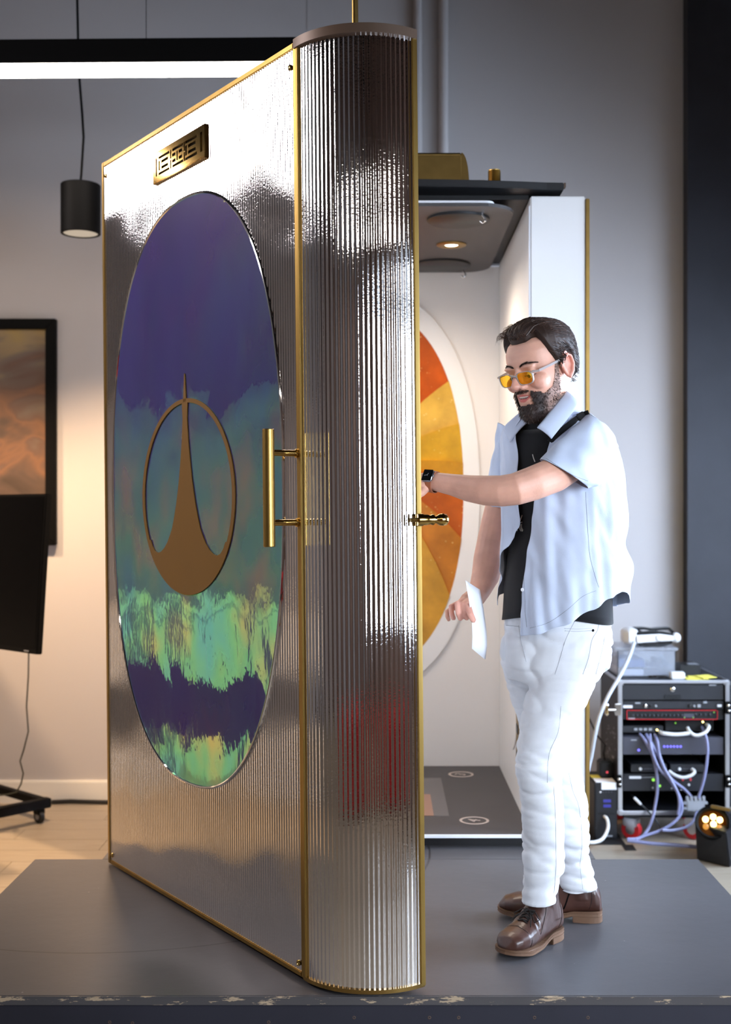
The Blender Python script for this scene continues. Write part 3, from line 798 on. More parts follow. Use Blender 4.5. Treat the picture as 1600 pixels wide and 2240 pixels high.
for poly, off in (([(px0, pz0), (px0 + fw, pz0 + fw), (px0 + fw, pz1 - fw), (px0, pz1)], 0), ([(px1, pz0), (px1, pz1), (px1 - fw, pz1 - fw), (px1 - fw, pz0 + fw)], 0),
                  ([(px0, pz1), (px0 + fw, pz1 - fw), (px1 - fw, pz1 - fw), (px1, pz1)], 0), ([(px0, pz0), (px1, pz0), (px1 - fw, pz0 + fw), (px0 + fw, pz0 + fw)], 0)):
    fm.prism([V((x, 6.655, z)) for x, z in poly], (0, 0.043, 0))
fm.build('frame', M['black_metal'], pic, bevel=0.004)

tv = thing('television', 'large dark flat screen on a wheeled stand before the painting', 'screen', (-2.04, 5.92, 1.35))
tx = V((0.745, -0.667, 0)); tn = V((-0.667, -0.745, 0))
tilt = math.radians(4)
tup = (V((0, 0, 1)) * math.cos(tilt) - tn * math.sin(tilt))
tnn = (tn * math.cos(tilt) + V((0, 0, 1)) * math.sin(tilt))
tc_ = V((-2.045, 5.925, 1.349))
MB().obox(tc_, tx * 0.635, tup * 0.372, tnn * 0.016).build('casing', M['black_metal'], tv, bevel=0.004)
MB().obox(tc_ + tnn * 0.0165 + tup * 0.006, tx * 0.622, tup * 0.354, tnn * 0.001).build('display', M['screen'], tv)
MB().obox(tc_ + tnn * 0.017 + tx * 0.55 - tup * 0.361, tx * 0.02, tup * 0.003, tnn * 0.0006).build('maker_mark', M['grey_plastic'], tv)
ts = thing('screen_stand', 'black wheeled metal stand under the dark flat screen', 'stand', (-2.1, 6.0, 0))
end = V((-1.775, 6.30, 0.10))
lf = MB().bar(end, end + tn * 0.75, 0.05, 0.05).build('leg', M['black_metal'], ts, bevel=0.004)
lf2 = copy_part(lf, -tx * 0.72)
MB().bar(end + tn * 0.30 - tx * 0.72, end + tn * 0.30, 0.05, 0.045).build('crossbar', M['black_metal'], ts, bevel=0.004)
MB().bar(end + tn * 0.02 + V((0, 0, 0.0)), end + tn * 0.02 - tx * 0.72, 0.045, 0.04).build('crossbar', M['black_metal'], ts, bevel=0.004)
for k_ in (0.22, 0.50):
    q = end + tn * 0.30 - tx * k_
    MB().bar(q + V((0, 0, 0.02)), q + V((0, 0, 1.25)) + tn * 0.02, 0.035, 0.05, up=tn).build('upright', M['black_metal'], ts, bevel=0.004)
MB().bar(end + tn * 0.33 - tx * 0.2 + V((0, 0, 1.15)), end + tn * 0.33 - tx * 0.52 + V((0, 0, 1.15)), 0.10, 0.06).build('mount', M['black_metal'], ts)
def caster(p, r, par, m_w='rubber', dirv=V((1, 0, 0)), wname='caster'):
    ax_ = dirv.cross(V((0, 0, 1))).normalized()
    c = MB().lathe(V(p) - ax_ * r * 0.35, ax_, [(0, r * 0.6), (0, r), (r * 0.1, r), (r * 0.6, r), (r * 0.7, r * 0.96), (r * 0.7, r * 0.55)], 24).build(wname, M[m_w], par, smooth=True)
    MB().lathe(V(p) - ax_ * r * 0.42, ax_, [(0, r * 0.2), (0.002, r * 0.5), (r * 0.8, r * 0.5), (r * 0.82, r * 0.2)], 18).build('hub', M['grey_plastic'] if m_w == 'rubber' else M['steel'], c, smooth=True)
    MB().obox(V(p) + V((0, 0, r * 0.75)), dirv * r * 0.75, ax_ * r * 0.62, V((0, 0, r * 0.42))).build('fork', M['black_metal'] if m_w == 'rubber' else M['steel'], c, bevel=r * 0.12)
    return c
for q in (end + tn * 0.06, end + tn * 0.70, end + tn * 0.06 - tx * 0.72, end + tn * 0.70 - tx * 0.72):
    caster((q.x, q.y, 0.036), 0.035, ts, dirv=tx)
cordp = [at(x, y, 6.05) for x, y in ((63, 1420), (62, 1480), (58, 1545), (62, 1600), (52, 1640), (44, 1665), (51, 1692), (46, 1715), (36, 1733), (16, 1738), (-20, 1742))]
tag(MB().tube(cordp, 0.004, 6).build('dangling_cord', M['cord'], smooth=True), 'thin dark cord hanging from the flat screen to its stand', 'cord')
pts = [V((-1.86 + i * 0.1, 6.655 + 0.008 * math.sin(i * 1.9), 0.014 + 0.003 * math.sin(i))) for i in range(10)]
tag(MB().tube(pts, 0.012, 8).build('floor_cable', M['rubber'], smooth=True), 'thick black cable lying along the white baseboard', 'cable')

# linear lamp
Zl = 5.0
la = at(-900, 93, Zl + 0.12); lb = at(671, 80, Zl - 0.03)
ll = thing('linear_lamp', 'long black linear lamp with glowing underside, hung left of the door', 'lamp', (la + lb) / 2)
tdir = (lb - la).normalized(); tdep = tdir.cross(V((0, 0, 1))).normalized()
if tdep.y < 0: tdep = -tdep
hh = 0.102; dep = 0.165
mid = (la + lb) / 2; hl = (lb - la).length / 2
MB().obox(mid + tdep * dep / 2 - V((0, 0, hh / 2)), tdir * hl, tdep * dep / 2, V((0, 0, hh / 2))).build('housing', M['black_metal'], ll, bevel=0.003)
MB().obox(mid + tdep * dep / 2 - V((0, 0, hh + 0.002)) - tdir * 0.02, tdir * (hl - 0.05), tdep * (dep / 2 - 0.003), V((0, 0, 0.0019))).build('diffuser', M['lamp_glow'], ll)
for k_ in (-0.8, 0.55):
    q = mid + tdir * hl * k_ + tdep * dep / 2
    MB().tube([q, V((q.x, q.y, ZC))], 0.0015, 6).build('suspension_wire', M['black_metal'], ll)
area('linear_lamp_light', tuple(mid + tdep * dep / 2 - V((0, 0, hh + 0.02))), tuple(mid + tdep * dep / 2 - V((0, 0, 3))), 3.2, 0.14, 24, (1.0, 0.78, 0.6))

# pendant spots
def pendant(px, py0, py1, Z, label, visible_cord):
    c = at(px, py1, Z); r = 0.094; h_ = (py1 - py0) * Z / FPX
    p = thing('pendant_lamp', label, 'lamp', c, 'black cylinder pendant lamps')
    MB().lathe(c, (0, 0, 1), [(0.035, r - 0.0125), (0, r - 0.012), (0, r - 0.002), (0.002, r), (h_ - 0.004, r), (h_, r - 0.004), (h_, 0.012)], 36).build('shade', M['black_metal'], p, smooth=True)
    MB().lathe(c + V((0, 0, 0.004)), (0, 0, 1), [(0, r - 0.013), (0.004, r - 0.03), (0.03, 0.03)], 30).build('reflector', M['pend_glow'], p, smooth=True)
    MB().lathe(c + V((0, 0, h_)), (0, 0, 1), [(0, 0.014), (0.02, 0.012), (0.024, 0.006)], 14).build('cord_grip', M['black_metal'], p, smooth=True)
    MB().tube([V(q) for q in visible_cord(c + V((0, 0, h_ + 0.02)))], 0.006, 8).build('cord', M['black_metal'], p, smooth=True)
    spot('pendant_light', tuple(c - V((0, 0, 0.012))), (c.x, c.y + 0.28, 0.0), 330, WARM, 116, 0.7, 0.06)
    return p
def cord1(c): return [c] + [at(x, y, 5.7) for x, y in ((178, 380), (183, 300), (180, 250), (176, 200), (174, 175), (171, 90), (169, 0), (169, -60))] + [V((at(169, 0, 5.7).x, 5.7, ZC))]
pendant(176.5, 404, 512, 5.7, 'black cylinder pendant lamp hanging left of the door on a wavy cord', cord1)
def cord2(c): return [c, c + V((0.01, 0, 0.6)), V((c.x, c.y, ZC))]
pendant(-330, 404, 512, 5.7, 'black cylinder pendant lamp hanging outside the left edge of the photo', cord2)
# ------------------------------------------------------------------ the person
from mathutils.bvhtree import BVHTree
def fabric(name, col, bscale=500, bump=0.00035, rough=0.85, var=0.04):
    m = mat(name, col, rough, var=var, vscale=14, bump=bump, bscale=bscale, spec=0.25)
    bsdf(m).inputs['Sheen Weight'].default_value = 0.15
    return m
M['shirt'] = fabric('pale_blue_cotton', srgb(194, 204, 224))
M['tee'] = fabric('black_cotton', srgb(17, 17, 20), rough=0.9)
M['jeans'] = fabric('white_denim', srgb(210, 212, 217), 700, 0.0003)
M['thread'] = mat('seam_thread', srgb(140, 146, 160), 0.9)
M['seam'] = mat('jeans_seam', srgb(176, 178, 184), 0.9)
M['print'] = mat('white_print', srgb(214, 212, 206), 0.9)
M['strap'] = fabric('black_webbing', srgb(16, 16, 18))
M['leather'] = mat('brown_boot_leather', srgb(66, 40, 32), 0.40, var=0.28, vscale=9, bump=0.0005, bscale=70, coat=0.15)
M['sole'] = mat('tan_boot_sole', srgb(104, 76, 56), 0.6, var=0.12, vscale=20)
M['welt'] = mat('boot_welt', srgb(96, 68, 48), 0.6)
M['lace'] = mat('dark_lace', srgb(26, 20, 18), 0.8)
def hair_mat(name, c): return mat(name, c, 0.5, spec=0.25, var=0.25, vscale=30)
M['hair'] = hair_mat('dark_brown_hair', srgb(50, 36, 30))
M['hair2'] = hair_mat('brown_hair_strand', srgb(78, 56, 46))
M['grey_hair'] = hair_mat('grey_hair_strand', srgb(150, 142, 138))
def skin_mat():
    m = mat('skin', srgb(214, 164, 142), 0.48, bump=0.0003, bscale=260, sss=0.12)
    at_ = N(m, 'ShaderNodeAttribute'); at_.attribute_name = 'tone'
    tc = N(m, 'ShaderNodeTexCoord'); n = N(m, 'ShaderNodeTexNoise'); n.inputs['Scale'].default_value = 22; n.inputs['Detail'].default_value = 4
    K(m, tc.outputs['Object'], n.inputs['Vector'])
    r = N(m, 'ShaderNodeMapRange'); r.inputs['From Min'].default_value = 0.3; r.inputs['From Max'].default_value = 0.7; r.inputs['To Min'].default_value = 0.9; r.inputs['To Max'].default_value = 1.06
    K(m, n.outputs['Fac'], r.inputs['Value'])
    x = N(m, 'ShaderNodeMix'); x.data_type = 'RGBA'; x.blend_type = 'MULTIPLY'; x.inputs['Factor'].default_value = 1
    K(m, at_.outputs['Color'], x.inputs['A']); K(m, r.outputs[0], x.inputs['B']); K(m, x.outputs['Result'], bsdf(m).inputs['Base Color'])
    return m
M['skin'] = skin_mat()
SKIN = V(srgb(212, 160, 138)[:3])

man = thing('person', 'bearded person in open pale blue shirt and white jeans reaching behind the mirrored door', 'person', (0.50, 3.46, SZ))
# --- frames
tF = V((-0.707, -0.707, 0)); tL = V((0.707, -0.707, 0))
def ell(c, u, v, n=24): return [V(c) + V(u) * math.cos(2 * PI * k / n) + V(v) * math.sin(2 * PI * k / n) for k in range(n)]
def lerp_tab(tab, y):
    if y <= tab[0][0]: return tab[0][1:]
    for p, q in zip(tab, tab[1:]):
        if y <= q[0]:
            t = (y - p[0]) / (q[0] - p[0]); t = t * t * (3 - 2 * t) * 0.4 + t * 0.6
            return tuple(a + (b - a) * t for a, b in zip(p[1:], q[1:]))
    return tab[-1][1:]
def zof(y, Z=3.5): return EYE - (y - CY) * Z / FPX
def torso_rings(tab, ys, n=40, grow=0.0):
    out = []
    for y in ys:
        cx, Z, a, b = lerp_tab(tab, y)
        c = at(cx, y, Z); out.append(ell(c, tF * (b + grow), tL * (a + grow), n))
    return out
# y, centre x, depth, half width, half depth
TORSO = [(868, 1203, 3.46, 0.056, 0.056), (895, 1206, 3.47, 0.062, 0.062), (912, 1209, 3.48, 0.092, 0.070), (930, 1211, 3.49, 0.145, 0.082), (955, 1214, 3.50, 0.165, 0.098), (1010, 1220, 3.50, 0.162, 0.112), (1080, 1224, 3.50, 0.158, 0.116), (1160, 1225, 3.50, 0.152, 0.114), (1240, 1223, 3.50, 0.158, 0.120), (1300, 1222, 3.50, 0.165, 0.128), (1350, 1221, 3.50, 0.168, 0.132), (1400, 1217, 3.50, 0.172, 0.138), (1450, 1213, 3.50, 0.170, 0.140)]
# --- head frame
HY = math.radians(50); HP = math.radians(16); HR = math.radians(2.5); HS = 1.06
hFh = V((-math.sin(HY), -math.cos(HY), 0)); hL0 = V((math.cos(HY), -math.sin(HY), 0))
hF = hFh * math.cos(HP) - V((0, 0, 1)) * math.sin(HP); hU0 = V((0, 0, 1)) * math.cos(HP) + hFh * math.sin(HP)
hL = hL0 * math.cos(HR) + hU0 * math.sin(HR); hU = hU0 * math.cos(HR) - hL0 * math.sin(HR)
HO = V((0.452, 3.42, 2.040))
def H(x, y, z): return HO + (hL * x + hF * y + hU * (z - 0.12)) * HS
def Hinv(p):
    d = (V(p) - HO) / HS
    return V((d.dot(hL), d.dot(hF), d.dot(hU) + 0.12))
HEAD = [(-0.004, 0.074, 0.020, 0.014), (0.004, 0.088, 0.004, 0.028), (0.018, 0.094, -0.015, 0.042), (0.036, 0.092, -0.035, 0.052), (0.055, 0.0915, -0.058, 0.059), (0.075, 0.092, -0.078, 0.0645), (0.095, 0.090, -0.090, 0.0685), (0.112, 0.087, -0.096, 0.071), (0.128, 0.087, -0.099, 0.0735), (0.143, 0.091, -0.101, 0.075), (0.160, 0.092, -0.102, 0.0765), (0.180, 0.087, -0.100, 0.0765), (0.200, 0.073, -0.090, 0.070), (0.216, 0.050, -0.068, 0.054), (0.227, 0.020, -0.036, 0.030), (0.230, 0.0, -0.016, 0.012)]
def head_rings(grow=0.0, n=40):
    rs = []
    for z, f, b, w in HEAD:
        ring = []
        for k in range(n):
            a = 2 * PI * k / n; c_, s_ = math.cos(a), math.sin(a)
            e = 2.25
            cc = math.copysign(abs(c_) ** (2 / e), c_); ss = math.copysign(abs(s_) ** (2 / e), s_)
            mid = -0.004 if z > 0.03 else (f + b) / 2
            y = mid + (f - mid + grow) * cc if c_ >= 0 else mid + (mid - b + grow) * cc
            ring.append(H((w + grow) * ss, y, z))
        rs.append(ring)
    return rs
def hball(mb, x, y, z, rx, ry, rz):
    nu, nv = 14, 9; rs = []
    for i in range(nv + 1):
        ph = -PI / 2 + PI * i / nv; q = max(math.cos(ph), 0.03)
        rs.append([H(x + rx * q * math.cos(2 * PI * k / nu), y + ry * q * math.sin(2 * PI * k / nu), z + rz * math.sin(ph)) for k in range(nu)])
    mb.rings(rs)
def limb(mb, pts, n=18):                              # (px, py, Z, radius) joined to a tapering limb with rounded ends
    P = [at(a, b, c) for a, b, c, r in pts]; R = [r for a, b, c, r in pts]
    d0 = (P[0] - P[1]).normalized(); d1 = (P[-1] - P[-2]).normalized()
    P = [P[0] + d0 * R[0] * 0.7] + P + [P[-1] + d1 * R[-1] * 0.7]; R = [R[0] * 0.5] + R + [R[-1] * 0.5]
    mb.tube(P, R, n)

# --- body skin: one mesh
sk = MB()
sk.rings(head_rings())
hball(sk, 0, 0.104, 0.0965, 0.0145, 0.0205, 0.0120)      # nose tip
for i in range(6):                                    # bridge
    t = i / 5
    hball(sk, 0, 0.086 + 0.017 * t, 0.131 - 0.030 * t, 0.0085 + 0.003 * t, 0.0135 + 0.007 * t, 0.011)
for s in (-1, 1):
    hball(sk, s * 0.0135, 0.097, 0.0918, 0.0088, 0.0130, 0.0082)
    hball(sk, s * 0.043, 0.060, 0.098, 0.026, 0.028, 0.024)     # cheek
    hball(sk, s * 0.030, 0.081, 0.143, 0.024, 0.012, 0.007)     # brow
    hball(sk, s * 0.032, 0.0735, 0.1275, 0.0150, 0.0150, 0.0120)  # upper lid
    # ear: rim, lobe, bowl
    mb_ear = [(-0.004, 0.098), (0.004, 0.112), (0.010, 0.128), (0.006, 0.143), (-0.008, 0.150), (-0.020, 0.143), (-0.023, 0.126), (-0.016, 0.108), (-0.006, 0.093)]
    sk.tube([H(s * (0.0785 + 0.012 * (1 if -y > 0.006 else 0.3)), y * 1.12 - 0.006, (z - 0.122) * 1.1 + 0.118) for y, z in mb_ear], [0.0052] * 3 + [0.0050] * 4 + [0.0060, 0.0085], 8)
    hball(sk, s * 0.079, -0.014, 0.119, 0.0075, 0.0175, 0.0285)
hball(sk, 0, 0.0895, 0.0690, 0.0235, 0.0075, 0.0052)    # lips
hball(sk, 0, 0.0880, 0.0560, 0.0205, 0.0090, 0.0066)
hball(sk, 0, 0.082, 0.016, 0.024, 0.016, 0.016)         # chin
sk.tube([H(0, -0.018, 0.085), H(0, -0.030, 0.035), at(1200, 905, 3.47), at(1206, 930, 3.49)], [0.060, 0.0585, 0.060, 0.066], 22)
sk.rings(torso_rings(TORSO, [905, 912, 930, 955, 985, 1010, 1080, 1160, 1240, 1300, 1350, 1400, 1440], 32, -0.012))
# far (right) arm, hanging
limb(sk, [(1130, 968, 3.62, 0.038), (1112, 1020, 3.67, 0.040), (1100, 1080, 3.70, 0.044), (1086, 1140, 3.70, 0.0455), (1077, 1185, 3.70, 0.0470), (1070, 1225, 3.68, 0.0485), (1062, 1262, 3.66, 0.043), (1050, 1292, 3.63, 0.0335), (1042, 1310, 3.60, 0.027)])
# near (left) arm, reaching behind the door
limb(sk, [(1300, 975, 3.39, 0.044), (1262, 1008, 3.325, 0.047), (1215, 1038, 3.265, 0.0485), (1165, 1058, 3.22, 0.0465), (1128, 1070, 3.20, 0.0440), (1098, 1074, 3.21, 0.0425), (1062, 1073, 3.23, 0.0410), (1024, 1068, 3.26, 0.0365), (988, 1060, 3.29, 0.0300), (955, 1054, 3.32, 0.0265), (940, 1052, 3.33, 0.028)])
# right hand closed on the paper
limb(sk, [(1044, 1304, 3.60, 0.026), (1034, 1310, 3.57, 0.029), (1024, 1317, 3.55, 0.028), (1014, 1324, 3.545, 0.022)], 16)
limb(sk, [(1028, 1318, 3.55, 0.022), (1024, 1330, 3.52, 0.020), (1022, 1341, 3.505, 0.015)], 14)
FING = [[(1026, 1315, 3.53, 0.0110), (1016, 1322, 3.485, 0.0100), (1018, 1342, 3.480, 0.0088), (1022, 1353, 3.49, 0.0078)],
        [(1019, 1313, 3.54, 0.0110), (1001.5, 1321, 3.495, 0.0100), (1003, 1342, 3.485, 0.0088), (1008, 1354, 3.495, 0.0080)],
        [(1011, 1317, 3.555, 0.0105), (987, 1328, 3.525, 0.0093), (989, 1344, 3.515, 0.0082), (993, 1353, 3.525, 0.0075)],
        [(1004, 1323, 3.575, 0.0095), (978, 1339, 3.555, 0.0082), (979.5, 1349, 3.55, 0.0073), (982.5, 1356, 3.555, 0.0066)],
        [(1036, 1313, 3.545, 0.0150), (1024, 1327, 3.475, 0.0110), (1030, 1345, 3.452, 0.0100), (1036.5, 1358, 3.447, 0.0085)]]
for f in FING: limb(sk, f, 12)
# left hand spread on the inside of the door
limb(sk, [(946, 1053, 3.325, 0.026), (930, 1056, 3.33, 0.029), (914, 1058, 3.335, 0.026)], 14)
for k, (dx, dy) in enumerate(((0, -16), (-5, -6), (-4, 5), (2, 15))):
    limb(sk, [(916, 1056 + dy * 0.8, 3.335, 0.0105), (896 + dx, 1056 + dy * 1.15, 3.33, 0.0095), (878 + dx, 1058 + dy * 1.3, 3.315, 0.0085), (866 + dx, 1060 + dy * 1.35, 3.305, 0.0075)], 10)
limb(sk, [(938, 1062, 3.32, 0.013), (924, 1078, 3.30, 0.0105), (908, 1090, 3.295, 0.009)], 10)
# legs inside the jeans
LEGL = [(1262, 1395, 3.455, 76), (1246, 1450, 3.445, 78), (1230, 1500, 3.43, 75), (1212, 1550, 3.41, 70), (1194, 1600, 3.39, 62), (1181, 1640, 3.375, 56), (1177, 1672, 3.37, 54), (1184, 1725, 3.375, 50), (1189, 1781, 3.385, 48.5), (1191, 1840, 3.39, 48), (1190, 1895, 3.39, 46), (1184, 1935, 3.385, 41), (1181, 1975, 3.38, 38.5)]
LEGR = [(1172, 1395, 3.565, 72), (1170, 1450, 3.575, 72), (1176, 1500, 3.585, 69), (1188, 1560, 3.595, 64), (1207, 1640, 3.605, 55), (1224, 1700, 3.605, 53), (1239, 1760, 3.60, 50), (1250, 1840, 3.595, 46), (1254, 1880, 3.59, 40), (1263, 1912, 3.59, 44), (1266, 1948, 3.59, 47)]
for tab in (LEGL, LEGR):
    limb(sk, [(x, y, Z, r * Z / FPX * (0.72 if y < 1800 else 0.62)) for x, y, Z, r in tab if y < 1930] , 16)
body = sk.build('body', M['skin'], man, fix=True)
remesh(body, 0.0031, 3, 0.5)
me = body.data; OFF = V(man.location)
# brushes in the head's own frame: centre, radius, push
BR = []
for s in (-1, 1):
    BR += [((s * 0.031, 0.092, 0.1205), 0.013, V((0, -0.006, 0))), ((s * 0.014, 0.094, 0.131), 0.010, V((0, -0.003, 0))), ((s * 0.0775, -0.004, 0.122), 0.0075, V((-s * 0.006, 0, 0))),
           ((s * 0.0068, 0.106, 0.0865), 0.0042, V((0, -0.004, 0.004))), ((s * 0.026, 0.094, 0.0630), 0.006, V((0, -0.003, 0))), ((s * 0.028, 0.093, 0.082), 0.010, V((0, -0.0022, 0)))]
for k in range(7): BR.append((((k - 3) * 0.0058, 0.0965, 0.0630 - 0.0010 * (3 - abs(k - 3)) ), 0.0048, V((0, -0.0060, 0))))
def smooth_step(t): t = max(0.0, min(1.0, t)); return t * t * (3 - 2 * t)
cols = []
for v in me.vertices:
    p = V(v.co) + OFF
    col = SKIN.copy()
    if p.z > 1.78 and (p - HO).length < 0.24:
        q = Hinv(p); d = V((0, 0, 0))
        for c, r, push in BR:
            e = (q - V(c)).length / r
            if e < 2.2: d += push * math.exp(-e * e)
        if d.length > 1e-6:
            v.co = v.co + (hL * d.x + hF * d.y + hU * d.z) * HS
        # colour of the skin itself: lips, gap of the mouth, teeth, brows, lids, flush of ears and nose, stubble
        front = q.y > 0.05
        def tint(c2, k):
            global_k = max(0.0, min(1.0, k))
            for i in range(3): col[i] = col[i] + (c2[i] - col[i]) * global_k
        if front:
            lx = abs(q.x) / 0.0245
            curve = 0.0030 * (abs(q.x) / 0.024) ** 2
            zz = q.z - 0.0622 - curve
            if lx < 1.0:
                hh = 0.0102 * (1 - lx ** 2.2)
                if -hh * 1.15 < zz < hh * 0.95: tint(srgb(196, 92, 88), 0.85)
                gap = 0.0040 * (1 - (lx / 0.8) ** 2) if lx < 0.8 else 0
                if abs(zz) < gap: tint(srgb(236, 228, 218) if zz > -0.0004 else srgb(70, 24, 24), 1.0)
            bx = abs(q.x)
            if 0.010 < bx < 0.056:
                zc_ = 0.1445 + 0.007 * (1 - ((bx - 0.036) / 0.026) ** 2)
                th_ = 0.0042 * (1 - ((bx - 0.030) / 0.030) ** 2) + 0.0010
                k = 1 - abs(q.z - zc_) / max(th_, 0.001)
                if k > 0: tint(srgb(74, 50, 42), min(1, k * 1.6) * (0.7 + 0.3 * noise.noise(V((bx * 900, q.z * 300, 0)))))
            ex = abs(abs(q.x) - 0.032)
            if ex < 0.0155:
                zl = 0.1195 - 0.0035 * (1 - (ex / 0.0155) ** 2)
                if abs(q.z - zl) < 0.0016: tint(srgb(46, 30, 28), 0.9)
            e = (q - V((0, 0.112, 0.097))).length
            tint(srgb(214, 142, 126), 0.45 * math.exp(-(e / 0.022) ** 2))
            for s in (-1, 1): tint(srgb(220, 142, 128), 0.30 * math.exp(-((q - V((s * 0.045, 0.075, 0.095))).length / 0.025) ** 2))
        if abs(q.x) > 0.072 and -0.035 < q.y < 0.012 and 0.085 < q.z < 0.16: tint(srgb(226, 138, 124), 0.45)
    elif (p - at(1008, 1340, 3.50)).length < 0.05 or (p - at(1036, 1340, 3.46)).length < 0.035:
        col = V(srgb(222, 164, 146)[:3])
    cols.append((col[0], col[1], col[2], 1))
ca = me.color_attributes.new('tone', 'FLOAT_COLOR', 'POINT')
ca.data.foreach_set('color', [x for c in cols for x in c])
me.polygons.foreach_set('use_smooth', [True] * len(me.polygons))
if not me.materials: me.materials.append(M['skin'])
bodyV = [V(v.co) + OFF for v in me.vertices]
headF = [tuple(p.vertices) for p in me.polygons if bodyV[p.vertices[0]].z > 1.75]
headT = BVHTree.FromPolygons(bodyV, headF)

# eyes, looking down
for s in (-1, 1):
    ey = MB()
    c = H(s * 0.032, 0.0745, 0.1205)
    ey.ball(c, 0.0128, 16, 12)
    e_ = ey.build('eye', mat('eye_white', srgb(226, 220, 214), 0.2) if s == -1 else bpy.data.materials['eye_white'], man, smooth=True)
    g_ = (hF * 0.93 - hU * 0.36).normalized()
    MB().lathe(c + g_ * 0.0118, g_, [(0, 0.0055), (0.0014, 0.0045), (0.0018, 0.001)], 14).build('iris', mat('iris_brown', srgb(52, 34, 24), 0.15) if s == -1 else bpy.data.materials['iris_brown'], e_, smooth=True)

# --- hair cap with combed strands
hc = H(0, -0.008, 0.135)
def hdir(az, el):                                     # az 0 is straight ahead, positive to his left
    return (hF * math.cos(az) * math.cos(el) + hL * math.sin(az) * math.cos(el) + hU * math.sin(el)).normalized()
def skull(d):
    hit = headT.ray_cast(hc, d)
    return (hit[0] - hc).length if hit[0] is not None else 0.1
HL = [(0, 42), (20, 43), (33, 49), (44, 50), (52, 38), (60, 22), (68, 10), (74, -2), (80, -8), (85, 0), (90, 13), (100, 16), (110, 15), (118, 4), (126, -20), (150, -40), (180, -44)]
def hairline(az):
    a = abs(math.degrees(az))
    for (a0, e0), (a1, e1) in zip(HL, HL[1:]):
        if a <= a1: return math.radians(e0 + (e1 - e0) * (a - a0) / (a1 - a0))
    return math.radians(-44)
def thick(az, el):
    top = smooth_step((math.degrees(el) - 20) / 45)
    front = 0.5 + 0.5 * math.cos(az)
    sidey = 0.009 + 0.010 * smooth_step((abs(math.degrees(az)) - 100) / 60)
    return sidey * (1 - top) + (0.026 + 0.010 * front) * top
cap = []
na, ne = 120, 26
for j in range(ne + 1):
    row = []
    for i in range(na):
        az = -PI + 2 * PI * i / na
        e0 = hairline(az); el = e0 + (PI / 2 - 0.01 - e0) * j / ne
        d = hdir(az, el)
        edge = smooth_step(j / 4.0)
        t = thick(az, el) * (0.15 + 0.85 * edge) + 0.0035 * edge * noise.noise(V((az * 14 + 3 * el, el * 2.5, 1.7))) + 0.002 * edge * noise.noise(V((az * 40, el * 6, 4)))
        row.append(hc + d * (skull(d) + t + 0.0006))
    cap.append(row)
inner = []
for i in range(na):
    az = -PI + 2 * PI * i / na; d = hdir(az, hairline(az)); inner.append(hc + d * (skull(d) - 0.004))
hm = MB(); hm.rings([inner] + cap, cap=True)
hair = hm.build('hair', [M['hair'], M['hair2'], M['grey_hair']], man, smooth='all')
def strand(mb, pts, r, n=4):
    rs = [r * (1 - 0.85 * (i / (len(pts) - 1)) ** 1.5) for i in range(len(pts))]
    mb.tube(pts, rs, n)
rnd = random.Random(11)
hs = MB()
for k in range(2800):
    az = rnd.uniform(-PI, PI); e0 = hairline(az)
    el = e0 + (PI / 2 - e0) * rnd.uniform(0.0, 0.97) ** 0.8
    if rnd.random() > math.cos(el) + 0.35: continue
    pts = []
    a_, e_ = az, el; L_ = rnd.uniform(0.5, 0.95)
    topness = smooth_step((math.degrees(el) - 18) / 35)
    for s_ in range(6):
        d = hdir(a_, e_)
        lift = thick(a_, e_) * min(1.0, 0.55 + 0.16 * s_) + rnd.uniform(-0.001, 0.0022) + 0.0012
        pts.append(hc + d * (skull(d) + lift))
        # top is swept back and over, sides are combed back towards the nape
        st_ = 0.12 * L_
        sgn = 1 if a_ >= 0 else -1
        if topness > 0.5:
            # move backwards over the crown
            dd = hdir(a_, e_) + (-hF * 0.9 + hL * 0.25 * sgn) * st_
        else:
            dd = hdir(a_, e_) + (-hF * 0.75 - hU * 0.45) * st_
        dd.normalize()
        a_ = math.atan2(dd.dot(hL), dd.dot(hF)); e_ = math.asin(max(-1, min(1, dd.dot(hU))))
        e_ = max(e_, hairline(a_) + 0.02)
    hs.mi = 2 if (rnd.random() < 0.05) else (1 if rnd.random() < 0.45 else 0)
    strand(hs, pts, rnd.uniform(0.0007, 0.0013))
for k in range(170):                                  # loose wisps over the forehead, on his right
    az = math.radians(rnd.uniform(-75, 30)); el = math.radians(rnd.uniform(46, 70))
    d = hdir(az, el); p = hc + d * (skull(d) + thick(az, el) * 0.7)
    out = (hF * 0.9 - hL * (0.75 if az < -0.2 else 0.15) + hU * rnd.uniform(0.2, 0.7)).normalized()
    ln_ = rnd.uniform(0.018, 0.034) * (1.0 if az < -0.3 else 0.55)
    pts = [p, p + out * ln_ * 0.5 + hU * 0.005, p + out * ln_ * 0.9 - hU * 0.002, p + out * ln_ * 1.05 - hU * rnd.uniform(0.008, 0.02)]
    hs.mi = 1
    strand(hs, pts, 0.0007, 3)
hs.build('hair_strands', [M['hair'], M['hair2'], M['grey_hair']], hair, smooth='all', fix=False)['kind'] = 'stuff'

